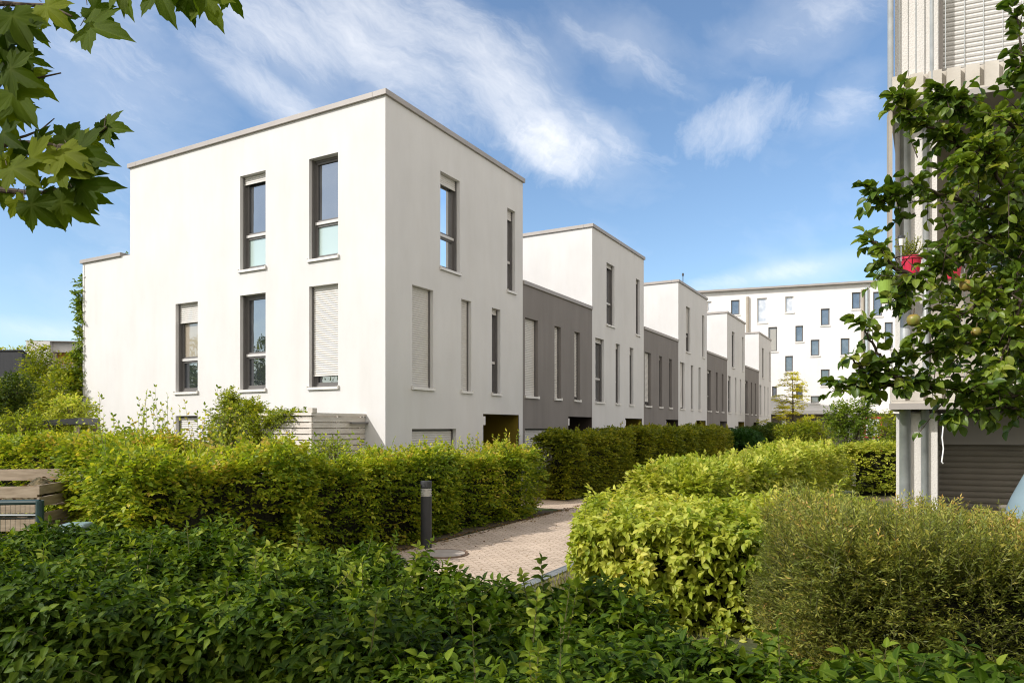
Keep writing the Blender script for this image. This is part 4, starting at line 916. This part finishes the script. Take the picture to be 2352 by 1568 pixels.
for nm, lab, u, Y, bl, mt in (('hazel_shrub', 'large green shrub standing above the lime hedge, before the apartment block', 1955, 30., [(0, 0, 2.2, .9, .7), (.6, 0, 2.6, .45, .5), (-.5, 0, 2.3, .6, .6), (.3, 0, 1.5, 1.1, .7)], 'lf_green'),
                          ('hazel_shrub', 'pale yellow-green shrub under the young golden tree', 1850, 36., [(0, 0, 1.6, .9, .6), (.9, 0, 1.5, .8, .6), (-.9, 0, 1.5, .9, .6)], 'lf_shrub'),
                          ('hazel_shrub', 'light shrub tucked beside the plastered pier of the balcony building', 2035, 28., [(0, 0, 1.7, .5, .8), (.6, 0, 1.4, .6, .7)], 'lf_shrub')):
    c = at(u, HZ, Y) * np.array([1, 1, 0])
    blob_plant(nm, lab, 'shrub', [(c + np.array([x, y, z]), (r, r, rz)) for x, y, z, r, rz in bl], mt, T_MID, .13, 330, c, .05, 'shrubs at the end of the path', L=(.25, .5), n=6)

# ------------------------------------------------------------------ apple tree: limbs reach in over the willow bush
ap = thing('apple_tree', 'apple tree with broad leaves and a few apples reaching across the balcony building', 'tree', (2.75, 2.9, 0))
AB = np.array([2.75, 2.9, 0.]); YA = 2.75
limbs = [[(2470, 700, 2.95), (2400, 560, 2.9), (2330, 515, 2.85), (2228, 569, 2.8), (2160, 612, 2.75), (2100, 650, 2.7), (2050, 690, 2.68)],
         [(2470, 900, 2.95), (2400, 895, 2.9), (2290, 910, 2.8), (2180, 892, 2.75), (2080, 882, 2.7), (1990, 890, 2.68), (1915, 880, 2.66)],
         [(2440, 560, 2.9), (2380, 430, 2.85), (2280, 385, 2.8), (2180, 325, 2.75), (2110, 270, 2.7), (2062, 222, 2.68)],
         [(2440, 480, 2.9), (2390, 340, 2.85), (2300, 275, 2.8), (2200, 240, 2.75), (2150, 215, 2.72)],
         [(2330, 515, 2.85), (2250, 470, 2.8), (2170, 450, 2.75), (2090, 425, 2.7), (2040, 465, 2.68), (1992, 440, 2.66)],
         [(2160, 612, 2.75), (2090, 640, 2.65), (2050, 610, 2.62), (2030, 570, 2.6), (2003, 555, 2.6)],
         [(2080, 882, 2.7), (2040, 850, 2.66), (2010, 800, 2.64), (1972, 740, 2.62)],
         [(1990, 890, 2.68), (1985, 850, 2.66), (1955, 818, 2.64)],
         [(2400, 560, 2.9), (2330, 640, 2.75), (2250, 700, 2.7), (2170, 740, 2.65), (2110, 770, 2.62)],
         [(2400, 895, 2.9), (2340, 800, 2.75), (2260, 780, 2.7), (2180, 800, 2.65), (2100, 820, 2.62)],
         [(2390, 340, 2.85), (2370, 220, 2.8), (2350, 150, 2.78), (2330, 20, 2.75)],
         [(2400, 895, 2.9), (2350, 940, 2.8), (2270, 935, 2.72), (2200, 950, 2.7)],
         [(2380, 430, 2.85), (2330, 470, 2.7), (2260, 330, 2.62), (2200, 380, 2.6)],
         [(2330, 640, 2.75), (2340, 720, 2.65), (2290, 850, 2.6)]]
tb = MB(); lv = Leaves()
tb.tube([(0, 0, 0), (.03, .0, .9), (.10, .02, 1.7), (.02, -.02, 2.3), (-.05, 0, 2.9)], [.10, .085, .07, .055, .03], 12)
for i, lm in enumerate(limbs):
    pts = np.array([at(*p) for p in lm]) - AB
    if lm[0][0] >= 2440: pts = np.concatenate([[[.04, 0, max(.9, pts[0][2] - .28)]], pts])
    # smooth the limb
    fine = []
    for a, b in zip(pts[:-1], pts[1:]):
        for t in np.linspace(0, 1, 6, endpoint=False): fine.append(a + (b - a) * t)
    fine.append(pts[-1]); fine = np.array(fine)
    for _ in range(3): fine[1:-1] = (fine[:-2] + 2 * fine[1:-1] + fine[2:]) / 4
    fine[1:-1] += RNG.normal(0, .004, fine[1:-1].shape)
    r0 = .020 if i in (0, 1) else .010
    tb.tube(fine, list(np.linspace(r0, .0025, len(fine))), 7)
    seg = np.linalg.norm(np.diff(fine, axis=0), axis=1).sum(); m = int(seg * 64)
    t = RNG.uniform(.04, 1, m); idx = np.clip((t * (len(fine) - 1)).astype(int), 0, len(fine) - 2); b = fine[idx]; tan = nrm(fine[idx + 1] - fine[idx])
    d = nrm(tan * .5 + RNG.normal(0, .75, (m, 3)) + np.array([0, 0, .25])); l = RNG.uniform(.04, .17, m) * (1 - .55 * t)
    lv.spray(b, d, l, 4, .047, ang=.95, sag=.4, jit=.45); lv.stems(b, d, l, .002, .4)
    e = fine[-1]; lv.spray(np.tile(e, (3, 1)), np.tile(tan[-1], (3, 1)) + RNG.normal(0, .5, (3, 3)), .03, 2, .05, ang=.8, sag=.3)
# leafy twigs filling the crown towards the trunk
m = 270; u = 2372 - np.abs(RNG.normal(0, 110, m)); v = RNG.uniform(270, 905, m); Yd = RNG.uniform(2.62, 3.2, m)
b = np.stack([(u - CX) / F * Yd, Yd, EYE + (HZ - v) / F * Yd], 1) - AB; d = nrm(RNG.normal(0, .7, (m, 3)) + np.array([-.6, -.1, .2])); l = RNG.uniform(.06, .2, m)
lv.spray(b, d, l, 5, .047, ang=.95, sag=.4, jit=.45); lv.stems(b, d, l, .0022, .4)
# the rest of the crown, beside and above the frame
m = 420; b = np.stack([RNG.uniform(2.3, 3.9, m), RNG.uniform(2.3, 4.0, m), RNG.uniform(1.9, 3.9, m)], 1); k = (b[:, 0] / b[:, 1]) > .80; b = b[k] - AB; d = RNG.normal(0, .7, b.shape) + np.array([0, 0, .3])
lv.spray(b, d, RNG.uniform(.1, .25, len(b)), 6, .055, ang=.95, sag=.4, jit=.42)
# the twigs are pruned back from the flower pots on the rail
for i in range(len(lv.P)):
    w = lv.P[i] + AB + lv.X[i] * .025; uu = CX + w[:, 0] / w[:, 1] * F; vv = HZ - (w[:, 2] - EYE) / w[:, 1] * F
    gap = ((uu > 2045) & (uu < 2120) & (vv > 540) & (vv < 634) & (RNG.random(len(w)) < .85)) | ((uu > 2010) & (uu < 2050) & (vv > 640) & (vv < 700) & (RNG.random(len(w)) < .8))
    k = ~gap; lv.P[i] = lv.P[i][k]; lv.X[i] = lv.X[i][k]; lv.Z[i] = lv.Z[i][k]; lv.S[i] = lv.S[i][k]; lv.R[i] = lv.R[i][k]
o_ = len(tb.v); tb.v += lv.st.v; tb.f += [tuple(i + o_ for i in f) for f in lv.st.f]; lv.st = MB()      # twigs belong to the wood
tb.build('trunk', 'bark', ap, smooth=True); lv.build('crown', T_OVAL, 'lf_apple', ap, stem_mat='twig', stem_name='twigs')
for u, v, Yd, r in ((2098, 735, 2.58, .023), (2218, 655, 2.64, .022), (2242, 762, 2.66, .018)):
    c = at(u, v, Yd) - AB; mb = MB()
    mb.lathe(c, [(.004, -r * .80), (r * .35, -r * .95), (r * .75, -r * .72), (r * 1.0, -.05 * r), (r * .92, r * .5), (r * .55, r * .86), (r * .22, r * .80), (.003, r * .62)], 20)
    a = mb.build('apple', 'apple', ap, smooth=True)
    mb = MB(); mb.tube([c + np.array([0, 0, r * .6]), c + np.array([.004, 0, r * 1.9])], .0018, 5); mb.build('stalk', 'twig', a)

# ------------------------------------------------------------------ plane tree: branches hang in from above and from the side
def plane_tmpl():
    lobes = [(0, 1.0), (.95, .80), (-.95, .80), (1.95, .52), (-1.95, .52)]
    n = 120; v = [(0, 0, 0, 0)]; f = []
    for i in range(n):
        a = -math.pi + 2 * math.pi * i / n; r = .44
        for la, lr in lobes:
            dlt = (a - la + math.pi) % (2 * math.pi) - math.pi; w = .46
            if abs(dlt) < w: r = max(r, .46 + (lr - .46) * (1 - abs(dlt) / w) ** .8)
        tooth = .055 * (1 if i % 6 == 0 else (-.7 if i % 6 == 4 else 0)) if r > .36 else 0
        vein = 1. if min(abs(a - la) for la, lr in lobes) < math.pi / n else 0.
        if abs(a) > 2.75: r = .16
        r = r * (1 + tooth * 1.4)
        x, y = r * math.cos(a), r * math.sin(a)
        v.append((x, y, -.30 * (x * x + y * y) + .16 * abs(y) - .05 * math.cos(a * 5) * r, vein))
    for i in range(n): f.append((0, 1 + i, 1 + (i + 1) % n))
    v = np.array(v); v[:, 0] = (v[:, 0] + .28) / 1.28; v[:, 1:3] /= 1.28
    return v, np.array(f)
T_PLANE = plane_tmpl()
pb = np.array([-4.1, 1.1, 0.]); pt = thing('plane_tree', 'plane tree whose lobed leaves hang in over the sky beside the white house', 'tree', pb)
tb = MB(); tb.tube([(0, 0, 0), (.05, .02, 1.5), (.0, .05, 2.6), (-.1, 0, 4.2)], [.16, .14, .12, .06], 14)
lv = Leaves()
def branch(pts, r):
    P = np.array([at(*p) for p in pts]) - pb; z0 = max(1.5, min(2.5, P[0][2] - .35)); root_ = np.array([0, .03, z0])
    P = np.concatenate([[root_, root_ * .55 + P[0] * .45 + np.array([0, 0, .10])], P]); tb.tube(P, [r * 2.2, r * 1.7] + list(np.linspace(r * 1.2, r * .3, len(P) - 2)), 8)
    n_ = 16; a_ = P[1] + (P[3] - P[1]) * RNG.random((n_, 1)); w_ = a_ + pb; ok = (w_[:, 0] / w_[:, 1]) < -.80; a_ = a_[ok]
    lv.spray(a_, RNG.normal(0, .8, a_.shape) + np.array([-.2, .2, .1]), RNG.uniform(.08, .2, len(a_)), 2, .15, ang=.9, sag=.7)
    return P
branch([(-480, 420, 2.6), (-200, 380, 2.6), (-60, 345, 2.6), (20, 328, 2.58), (90, 332, 2.55), (150, 338, 2.52), (190, 325, 2.5), (218, 308, 2.5), (245, 292, 2.5)], .016)
branch([(-60, 345, 2.6), (0, 329, 2.6), (60, 312, 2.62), (95, 298, 2.64), (125, 272, 2.65)], .006)
branch([(-480, 470, 2.5), (-200, 460, 2.5), (0, 436, 2.5), (60, 442, 2.48), (110, 443, 2.46), (150, 430, 2.45), (200, 455, 2.44)], .012)
branch([(-400, 60, 2.7), (-150, 40, 2.7), (0, 8, 2.68), (60, 12, 2.66), (110, 12, 2.64), (165, 38, 2.62)], .012)
branch([(-300, 250, 2.6), (-100, 230, 2.6), (0, 212, 2.6), (50, 205, 2.58), (85, 180, 2.57), (140, 168, 2.56)], .008)
branch([(-380, -260, 2.7), (0, -180, 2.7), (250, -110, 2.65), (420, -70, 2.6), (520, -40, 2.6)], .014)
branch([(-300, 330, 2.6), (-60, 280, 2.6), (10, 250, 2.58), (30, 180, 2.56), (40, 110, 2.55)], .007)
# leaves: where the stalk meets the blade, where the tip points, how far away
LEAF = [(185, 60, 275, 60, 2.6), (200, 12, 268, 62, 2.62), (60, 30, 100, 105, 2.6), (95, 5, 150, 55, 2.55), (20, 20, 60, 100, 2.5), (0, 30, 45, 70, 2.6), (130, 20, 175, 75, 2.66), (60, 60, 100, 90, 2.5),
        (280, -50, 282, 25, 2.6), (355, -45, 385, 38, 2.58), (300, -60, 268, 10, 2.62), (430, -20, 440, 58, 2.55), (465, -20, 500, 48, 2.6), (515, -35, 555, 35, 2.62), (470, -50, 455, 22, 2.5), (385, -60, 410, 10, 2.6),
        (30, 105, 55, 170, 2.55), (40, 135, 112, 140, 2.6), (10, 150, 75, 190, 2.5), (30, 165, 118, 210, 2.58), (60, 190, 120, 212, 2.62), (20, 200, 68, 262, 2.52), (0, 200, 40, 285, 2.56), (0, 160, 30, 220, 2.6), (25, 235, 60, 270, 2.57), (-10, 130, 35, 160, 2.6),
        (150, 335, 175, 268, 2.52), (180, 320, 215, 305, 2.5), (195, 318, 240, 340, 2.48), (225, 300, 262, 288, 2.5), (235, 292, 282, 288, 2.52), (240, 290, 250, 326, 2.5), (120, 340, 200, 325, 2.55), (160, 345, 235, 360, 2.46), (130, 345, 195, 372, 2.44),
        (85, 335, 100, 285, 2.56), (70, 335, 130, 318, 2.6), (40, 335, 90, 360, 2.5), (100, 345, 150, 362, 2.52),
        (130, 395, 150, 348, 2.5), (120, 400, 200, 392, 2.4), (165, 430, 262, 418, 2.42), (170, 440, 248, 460, 2.45), (150, 425, 215, 375, 2.5), (60, 400, 105, 360, 2.5), (40, 405, 25, 345, 2.52), (75, 440, 70, 388, 2.5), (90, 445, 135, 490, 2.45), (120, 455, 212, 505, 2.4), (55, 455, 130, 522, 2.36), (30, 450, 60, 515, 2.44), (0, 440, 35, 480, 2.5), (20, 420, 0, 370, 2.5), (95, 430, 120, 400, 2.48), (10, 345, 40, 395, 2.52), (0, 300, 30, 330, 2.5), (15, 380, 75, 410, 2.42), (150, 450, 195, 480, 2.5), (10, 60, 5, 120, 2.5), (0, 90, 30, 130, 2.55), (-10, 260, 30, 300, 2.6), (-20, 420, 15, 470, 2.5), (60, 360, 120, 380, 2.46)]
P = []; X = []; Z = []; S = []
for (u0, v0, u1, v1, Y) in LEAF:
    a = at(u0, v0, Y); b = at(u1, v1, Y + random.uniform(-.10, .04)); d = b - a; l = np.linalg.norm(d)
    P.append(a - pb); X.append(d / l); S.append(max(l, .075)); Z.append(np.array([random.uniform(-.35, .35), -1, random.uniform(-.1, .7)]))
    k = a + np.array([random.uniform(-.03, .01), .02, random.uniform(.01, .05)]) - pb; tb.tube([k, a - pb], .0015, 4, cap=False)
lv.add(np.array(P), np.array(X), np.array(Z), np.array(S))
# crown out of view above the hedge
cl = np.array([-.5, -.2, 2.85]) + nrm(RNG.normal(0, 1, (15, 3))) * np.array([1.25, 1.3, .95]) * RNG.uniform(.45, 1, (15, 1)); m = 115
p = cl[RNG.integers(0, 15, m)] + RNG.normal(0, .24, (m, 3)); d = nrm(p - np.array([0, 0, 3.3]))
w = p + pb; outside = (w[:, 0] < -.80 * np.maximum(w[:, 1], .1) - .35); p = p[outside]; dd = d[outside] + RNG.normal(0, .5, p.shape)
lv.spray(p, dd, RNG.uniform(.2, .4, len(p)), 5, .17, ang=.9, sag=.5)
for k in range(12):
    e = np.array([-.3, -.1, 3.0]) + nrm(RNG.normal(0, 1, 3)) * np.array([1.2, 1.1, 1.0])
    if (e + pb)[0] < -.8 * max((e + pb)[1], .1) - .35: tb.tube([(0, .03, 2.2 + k * .1), e * .5 + np.array([0, 0, 1.6]), e], [.05, .035, .01], 6)
tb.build('trunk', 'bark', pt); lv.build('crown', T_PLANE, 'lf_plane', pt)

# ------------------------------------------------------------------ trees off to the side, mirrored in the panes of the side wall
for (x, y, hgt, lab) in ((-20., 16.5, 6.0, 'round tree beyond the gardens, mirrored low in the pane of the end house'), (-21.5, 12.5, 6.6, 'tall tree beyond the gardens, mirrored in the middle panes of the end house'), (-19.5, 8.5, 5.6, 'bushy tree beyond the gardens, mirrored beside the lowered shutter')):
    c = np.array([x, y, 0.]); blob_plant('garden_tree', lab, 'tree', [(c + np.array([0, 0, hgt * .62]), (2., 2., 1.9)), (c + np.array([1.2, .8, hgt * .5]), (1.3, 1.3, 1.2)), (c + np.array([-1, -.6, hgt * .52]), (1.4, 1.4, 1.2))], 'lf_green', T_FAR, .2, 120, c, .16, L=(.3, .6), n=6)

for (x, y, hgt, lab) in ((3.2, -4.2, 7.2, 'added unseen tree behind the viewpoint, shading the dogwood hedge from the open sky'), (-3.6, -4.6, 7.6, 'second added unseen tree behind the viewpoint, next to the plane tree')):  # added out of view to keep open sky light off the front hedge
    c = np.array([x, y, 0.]); blob_plant('garden_tree', lab, 'tree', [(c + np.array([0, 0, hgt * .55]), (2.6, 2.2, 2.6)), (c + np.array([1.4, .3, hgt * .42]), (1.6, 1.5, 1.7)), (c + np.array([-1.4, -.3, hgt * .45]), (1.6, 1.5, 1.8))], 'lf_green', T_FAR, .22, 130, c, .16, L=(.3, .6), n=6)

# ------------------------------------------------------------------ litter and grass
lv = Leaves(); m = 1500; k = RNG.uniform(5, 15, m); n_ = -6.55 + np.abs(RNG.normal(0, .16, m)); p = np.outer(k, EB) + np.outer(n_, NB); p[:, 2] = .014
lv.add(p, nrm(RNG.normal(0, 1, (m, 3)) * np.array([1, 1, .15])), RNG.normal(0, .3, (m, 3)) + np.array([0, 0, 1]), RNG.uniform(.02, .055, m))
m = 420; k = RNG.uniform(6, 16, m); n_ = RNG.uniform(-6.3, -4, m); p = np.outer(k, EB) + np.outer(n_, NB); p[:, 2] = .014
lv.add(p, nrm(RNG.normal(0, 1, (m, 3)) * np.array([1, 1, .15])), RNG.normal(0, .3, (m, 3)) + np.array([0, 0, 1]), RNG.uniform(.015, .04, m))
o = lv.build('fallen_leaves', T_MID, 'lf_dry'); o['kind'] = 'stuff'; o['label'] = 'fallen brown leaves along the foot of the hedge'; 
sheet('hedge_soil', [kn(2, -8.2), kn(2, -6.42), kn(13.6, -6.47), kn(13.6, -8.2)], .012, 'soil')
lv = Leaves(); m = 9000; k = RNG.uniform(4, 14, m); n_ = RNG.uniform(-3.66, -1.2, m); p = np.outer(k, EB) + np.outer(n_, NB); p[:, 2] = 0
d = RNG.normal(0, .4, (m, 3)); d[:, 2] = 1; lv.add(p, nrm(d), nrm(RNG.normal(0, 1, (m, 3))), RNG.uniform(.03, .10, m)); o = lv.build('grass', T_NARROW, 'lf_grass'); o['kind'] = 'stuff'; o['label'] = 'dry short grass beside the drain channel'

# ------------------------------------------------------------------ sky
W = bpy.data.worlds.new('World'); SC.world = W; W.use_nodes = True
nt = W.node_tree; L = nt.links.new; bg = nt.nodes['Background']
sv = SUN_VEC / np.linalg.norm(SUN_VEC); ELEV = math.asin(sv[2]); AZ = math.atan2(sv[0], sv[1])
sky = N(nt, 'ShaderNodeTexSky'); sky.sky_type = 'NISHITA'; sky.sun_disc = False; sky.sun_elevation = ELEV; sky.sun_rotation = AZ % (2 * math.pi)
sky.air_density = 1.0; sky.dust_density = .8; sky.ozone_density = 1.6; sky.altitude = 100
tc = N(nt, 'ShaderNodeTexCoord'); sx = N(nt, 'ShaderNodeSeparateXYZ'); L(tc.outputs['Generated'], sx.inputs[0])
azn = N(nt, 'ShaderNodeMath', operation='ARCTAN2'); L(sx.outputs['X'], azn.inputs[0]); L(sx.outputs['Y'], azn.inputs[1])
eln = N(nt, 'ShaderNodeMath', operation='ARCSINE'); L(sx.outputs['Z'], eln.inputs[0])
cp = N(nt, 'ShaderNodeCombineXYZ'); L(azn.outputs[0], cp.inputs['X']); L(eln.outputs[0], cp.inputs['Y'])     # compass bearing and height of each point of the sky
def mth(op, a, b=None, clamp=False):
    n = N(nt, 'ShaderNodeMath', operation=op); n.use_clamp = clamp
    for i, x in enumerate((a, b)):
        if x is None: continue
        if isinstance(x, (int, float)): n.inputs[i].default_value = x
        else: L(x, n.inputs[i])
    return n.outputs[0]
wn = N(nt, 'ShaderNodeTexNoise'); wn.inputs['Scale'].default_value = 5.; wn.inputs['Detail'].default_value = 5; wn.inputs['Roughness'].default_value = .6; L(cp.outputs[0], wn.inputs['Vector'])
ws = N(nt, 'ShaderNodeVectorMath', operation='MULTIPLY_ADD'); L(wn.outputs['Color'], ws.inputs[0]); ws.inputs[1].default_value = (.10, .10, 0); L(cp.outputs[0], ws.inputs[2])
def field(rotz, scale, sc, detail, rough):
    mp = N(nt, 'ShaderNodeMapping'); mp.inputs['Rotation'].default_value = (0, 0, math.radians(rotz)); mp.inputs['Scale'].default_value = scale
    m0 = N(nt, 'ShaderNodeMapping'); m0.inputs['Rotation'].default_value = (0, 0, math.radians(rotz)); L(ws.outputs[0], m0.inputs['Vector'])
    mp.inputs['Rotation'].default_value = (0, 0, 0); L(m0.outputs[0], mp.inputs['Vector']); n = N(nt, 'ShaderNodeTexNoise'); n.inputs['Scale'].default_value = sc; n.inputs['Detail'].default_value = detail; n.inputs['Roughness'].default_value = rough
    L(mp.outputs[0], n.inputs['Vector']); return n.outputs['Fac']
fine = field(27, (1., 3.3, 1), 5., 14, .70); curl = field(-60, (1., 1.9, 1), 8., 14, .72); broad = field(20, (1., 1.8, 1), 4.5, 6, .55)
def ell(u, v, rx, ry, ang, amp):
    d = at(u, v, 1.) - np.array([0, 0, EYE]); a0 = math.atan2(d[0], d[1]); e0 = math.asin(d[2] / np.linalg.norm(d)); sc = math.cos(a0) * math.cos(e0) / F
    mp = N(nt, 'ShaderNodeMapping'); mp.vector_type = 'TEXTURE'; mp.inputs['Location'].default_value = (a0, e0, 0); mp.inputs['Rotation'].default_value = (0, 0, -math.radians(ang)); mp.inputs['Scale'].default_value = (rx * sc, ry * sc, 1)
    L(cp.outputs[0], mp.inputs['Vector']); le = N(nt, 'ShaderNodeVectorMath', operation='LENGTH'); L(mp.outputs[0], le.inputs[0])
    mr = N(nt, 'ShaderNodeMapRange'); mr.interpolation_type = 'SMOOTHSTEP'; mr.inputs['From Min'].default_value = 1.35; mr.inputs['From Max'].default_value = .0; mr.inputs['To Max'].default_value = amp
    L(le.outputs['Value'], mr.inputs['Value']); return mr.outputs[0]
def union(es):
    m = None
    for e in es: o_ = ell(*e); m = o_ if m is None else mth('MAXIMUM', m, o_)
    return m
m1 = union(((900, 90, 560, 200, 25, .85), (620, 60, 430, 170, 12, .72), (1080, 120, 420, 150, 20, .8), (1180, 230, 440, 130, 27, .95), (620, 215, 330, 75, 24, .9), (250, 120, 420, 210, 10, .55), (230, 480, 260, 150, 20, .5), (1950, 230, 140, 80, -20, .6), (1850, 60, 330, 110, -12, .5), (1790, 628, 300, 34, -6, .75), (110, 765, 240, 34, 4, .7), (1450, 120, 260, 120, 30, .45)))
m2 = union(((1265, 365, 200, 115, 10, .95), (1690, 285, 250, 125, -18, 1.), (1440, 340, 130, 70, -10, .6), (1650, 90, 70, 190, -15, .5)))
haze = mth('MULTIPLY', mth('SUBTRACT', mth('ADD', mth('MULTIPLY', broad, 1.1), mth('MULTIPLY', m1, .55)), .59), .80, True)
wisp = mth('MULTIPLY', mth('SUBTRACT', mth('ADD', fine, mth('MULTIPLY', m1, .40)), .66), 1.15, True)
puff = mth('MULTIPLY', mth('SUBTRACT', mth('ADD', mth('ADD', mth('MULTIPLY', curl, .8), mth('MULTIPLY', broad, .25)), mth('MULTIPLY', m2, .50)), .79), 1.35, True)
dens = mth('ADD', mth('ADD', mth('MULTIPLY', haze, .8), wisp), puff, True)
# bright warm cloud added out of view behind the camera to fill shaded walls
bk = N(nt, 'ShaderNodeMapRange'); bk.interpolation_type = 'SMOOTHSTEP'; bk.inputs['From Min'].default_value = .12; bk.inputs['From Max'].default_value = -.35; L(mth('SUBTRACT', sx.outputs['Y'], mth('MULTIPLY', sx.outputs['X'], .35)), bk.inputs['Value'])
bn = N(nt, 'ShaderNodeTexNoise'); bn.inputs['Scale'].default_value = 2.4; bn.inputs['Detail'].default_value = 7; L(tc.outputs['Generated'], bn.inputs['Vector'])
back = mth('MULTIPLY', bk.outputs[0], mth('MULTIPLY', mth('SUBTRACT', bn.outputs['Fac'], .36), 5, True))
dens = mth('MULTIPLY', dens, mth('MULTIPLY', mth('SUBTRACT', sx.outputs['Z'], .02), 8, True))
SKY_TINT = (1.04, 1.13, 1.18); CLOUD = (8.2, 8.1, 8.0); FILL_CLOUD = (11.5, 10.3, 8.9)
tint = N(nt, 'ShaderNodeMix', data_type='RGBA', blend_type='MULTIPLY'); tint.inputs['Factor'].default_value = 1; tint.inputs[7].default_value = (*SKY_TINT, 1); L(sky.outputs[0], tint.inputs[6])
cm = N(nt, 'ShaderNodeMix', data_type='RGBA'); cm.inputs[7].default_value = (*CLOUD, 1); L(mth('MULTIPLY', dens, .85), cm.inputs['Factor']); L(tint.outputs[2], cm.inputs[6])
cb2 = N(nt, 'ShaderNodeMix', data_type='RGBA'); cb2.inputs[7].default_value = (*FILL_CLOUD, 1); L(back, cb2.inputs['Factor']); L(cm.outputs[2], cb2.inputs[6])
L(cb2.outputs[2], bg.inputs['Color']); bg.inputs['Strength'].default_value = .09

# ------------------------------------------------------------------ sun, camera, render
sd = bpy.data.lights.new('sun', 'SUN'); sd.energy = 2.5; sd.angle = math.radians(.53); sd.color = (1., .955, .90)
so = bpy.data.objects.new('sun', sd); COL.objects.link(so); so.rotation_euler = Vector(sv).to_track_quat('Z', 'Y').to_euler()
cam = bpy.data.cameras.new('camera'); co = bpy.data.objects.new('camera', cam); COL.objects.link(co)
co.location = (0, 0, EYE); co.rotation_euler = (math.pi / 2, 0, 0); cam.sensor_width = 36; cam.lens = F / 2352 * 36; cam.shift_y = (HZ - 784) / 2352; cam.clip_end = 3000; cam.clip_start = .05
SC.camera = co
SC.render.engine = 'CYCLES'; SC.cycles.pixel_filter_type = 'BLACKMAN_HARRIS'; SC.cycles.filter_width = 1.1; SC.cycles.use_denoising = True; SC.cycles.max_bounces = 8; SC.cycles.diffuse_bounces = 4; SC.cycles.transmission_bounces = 6; SC.cycles.transparent_max_bounces = 6
try: SC.cycles.denoiser = 'OPENIMAGEDENOISE'
except Exception: pass
vs = SC.view_settings; vs.view_transform = 'Standard'; vs.look = 'None'; vs.exposure = .85; vs.gamma = 1
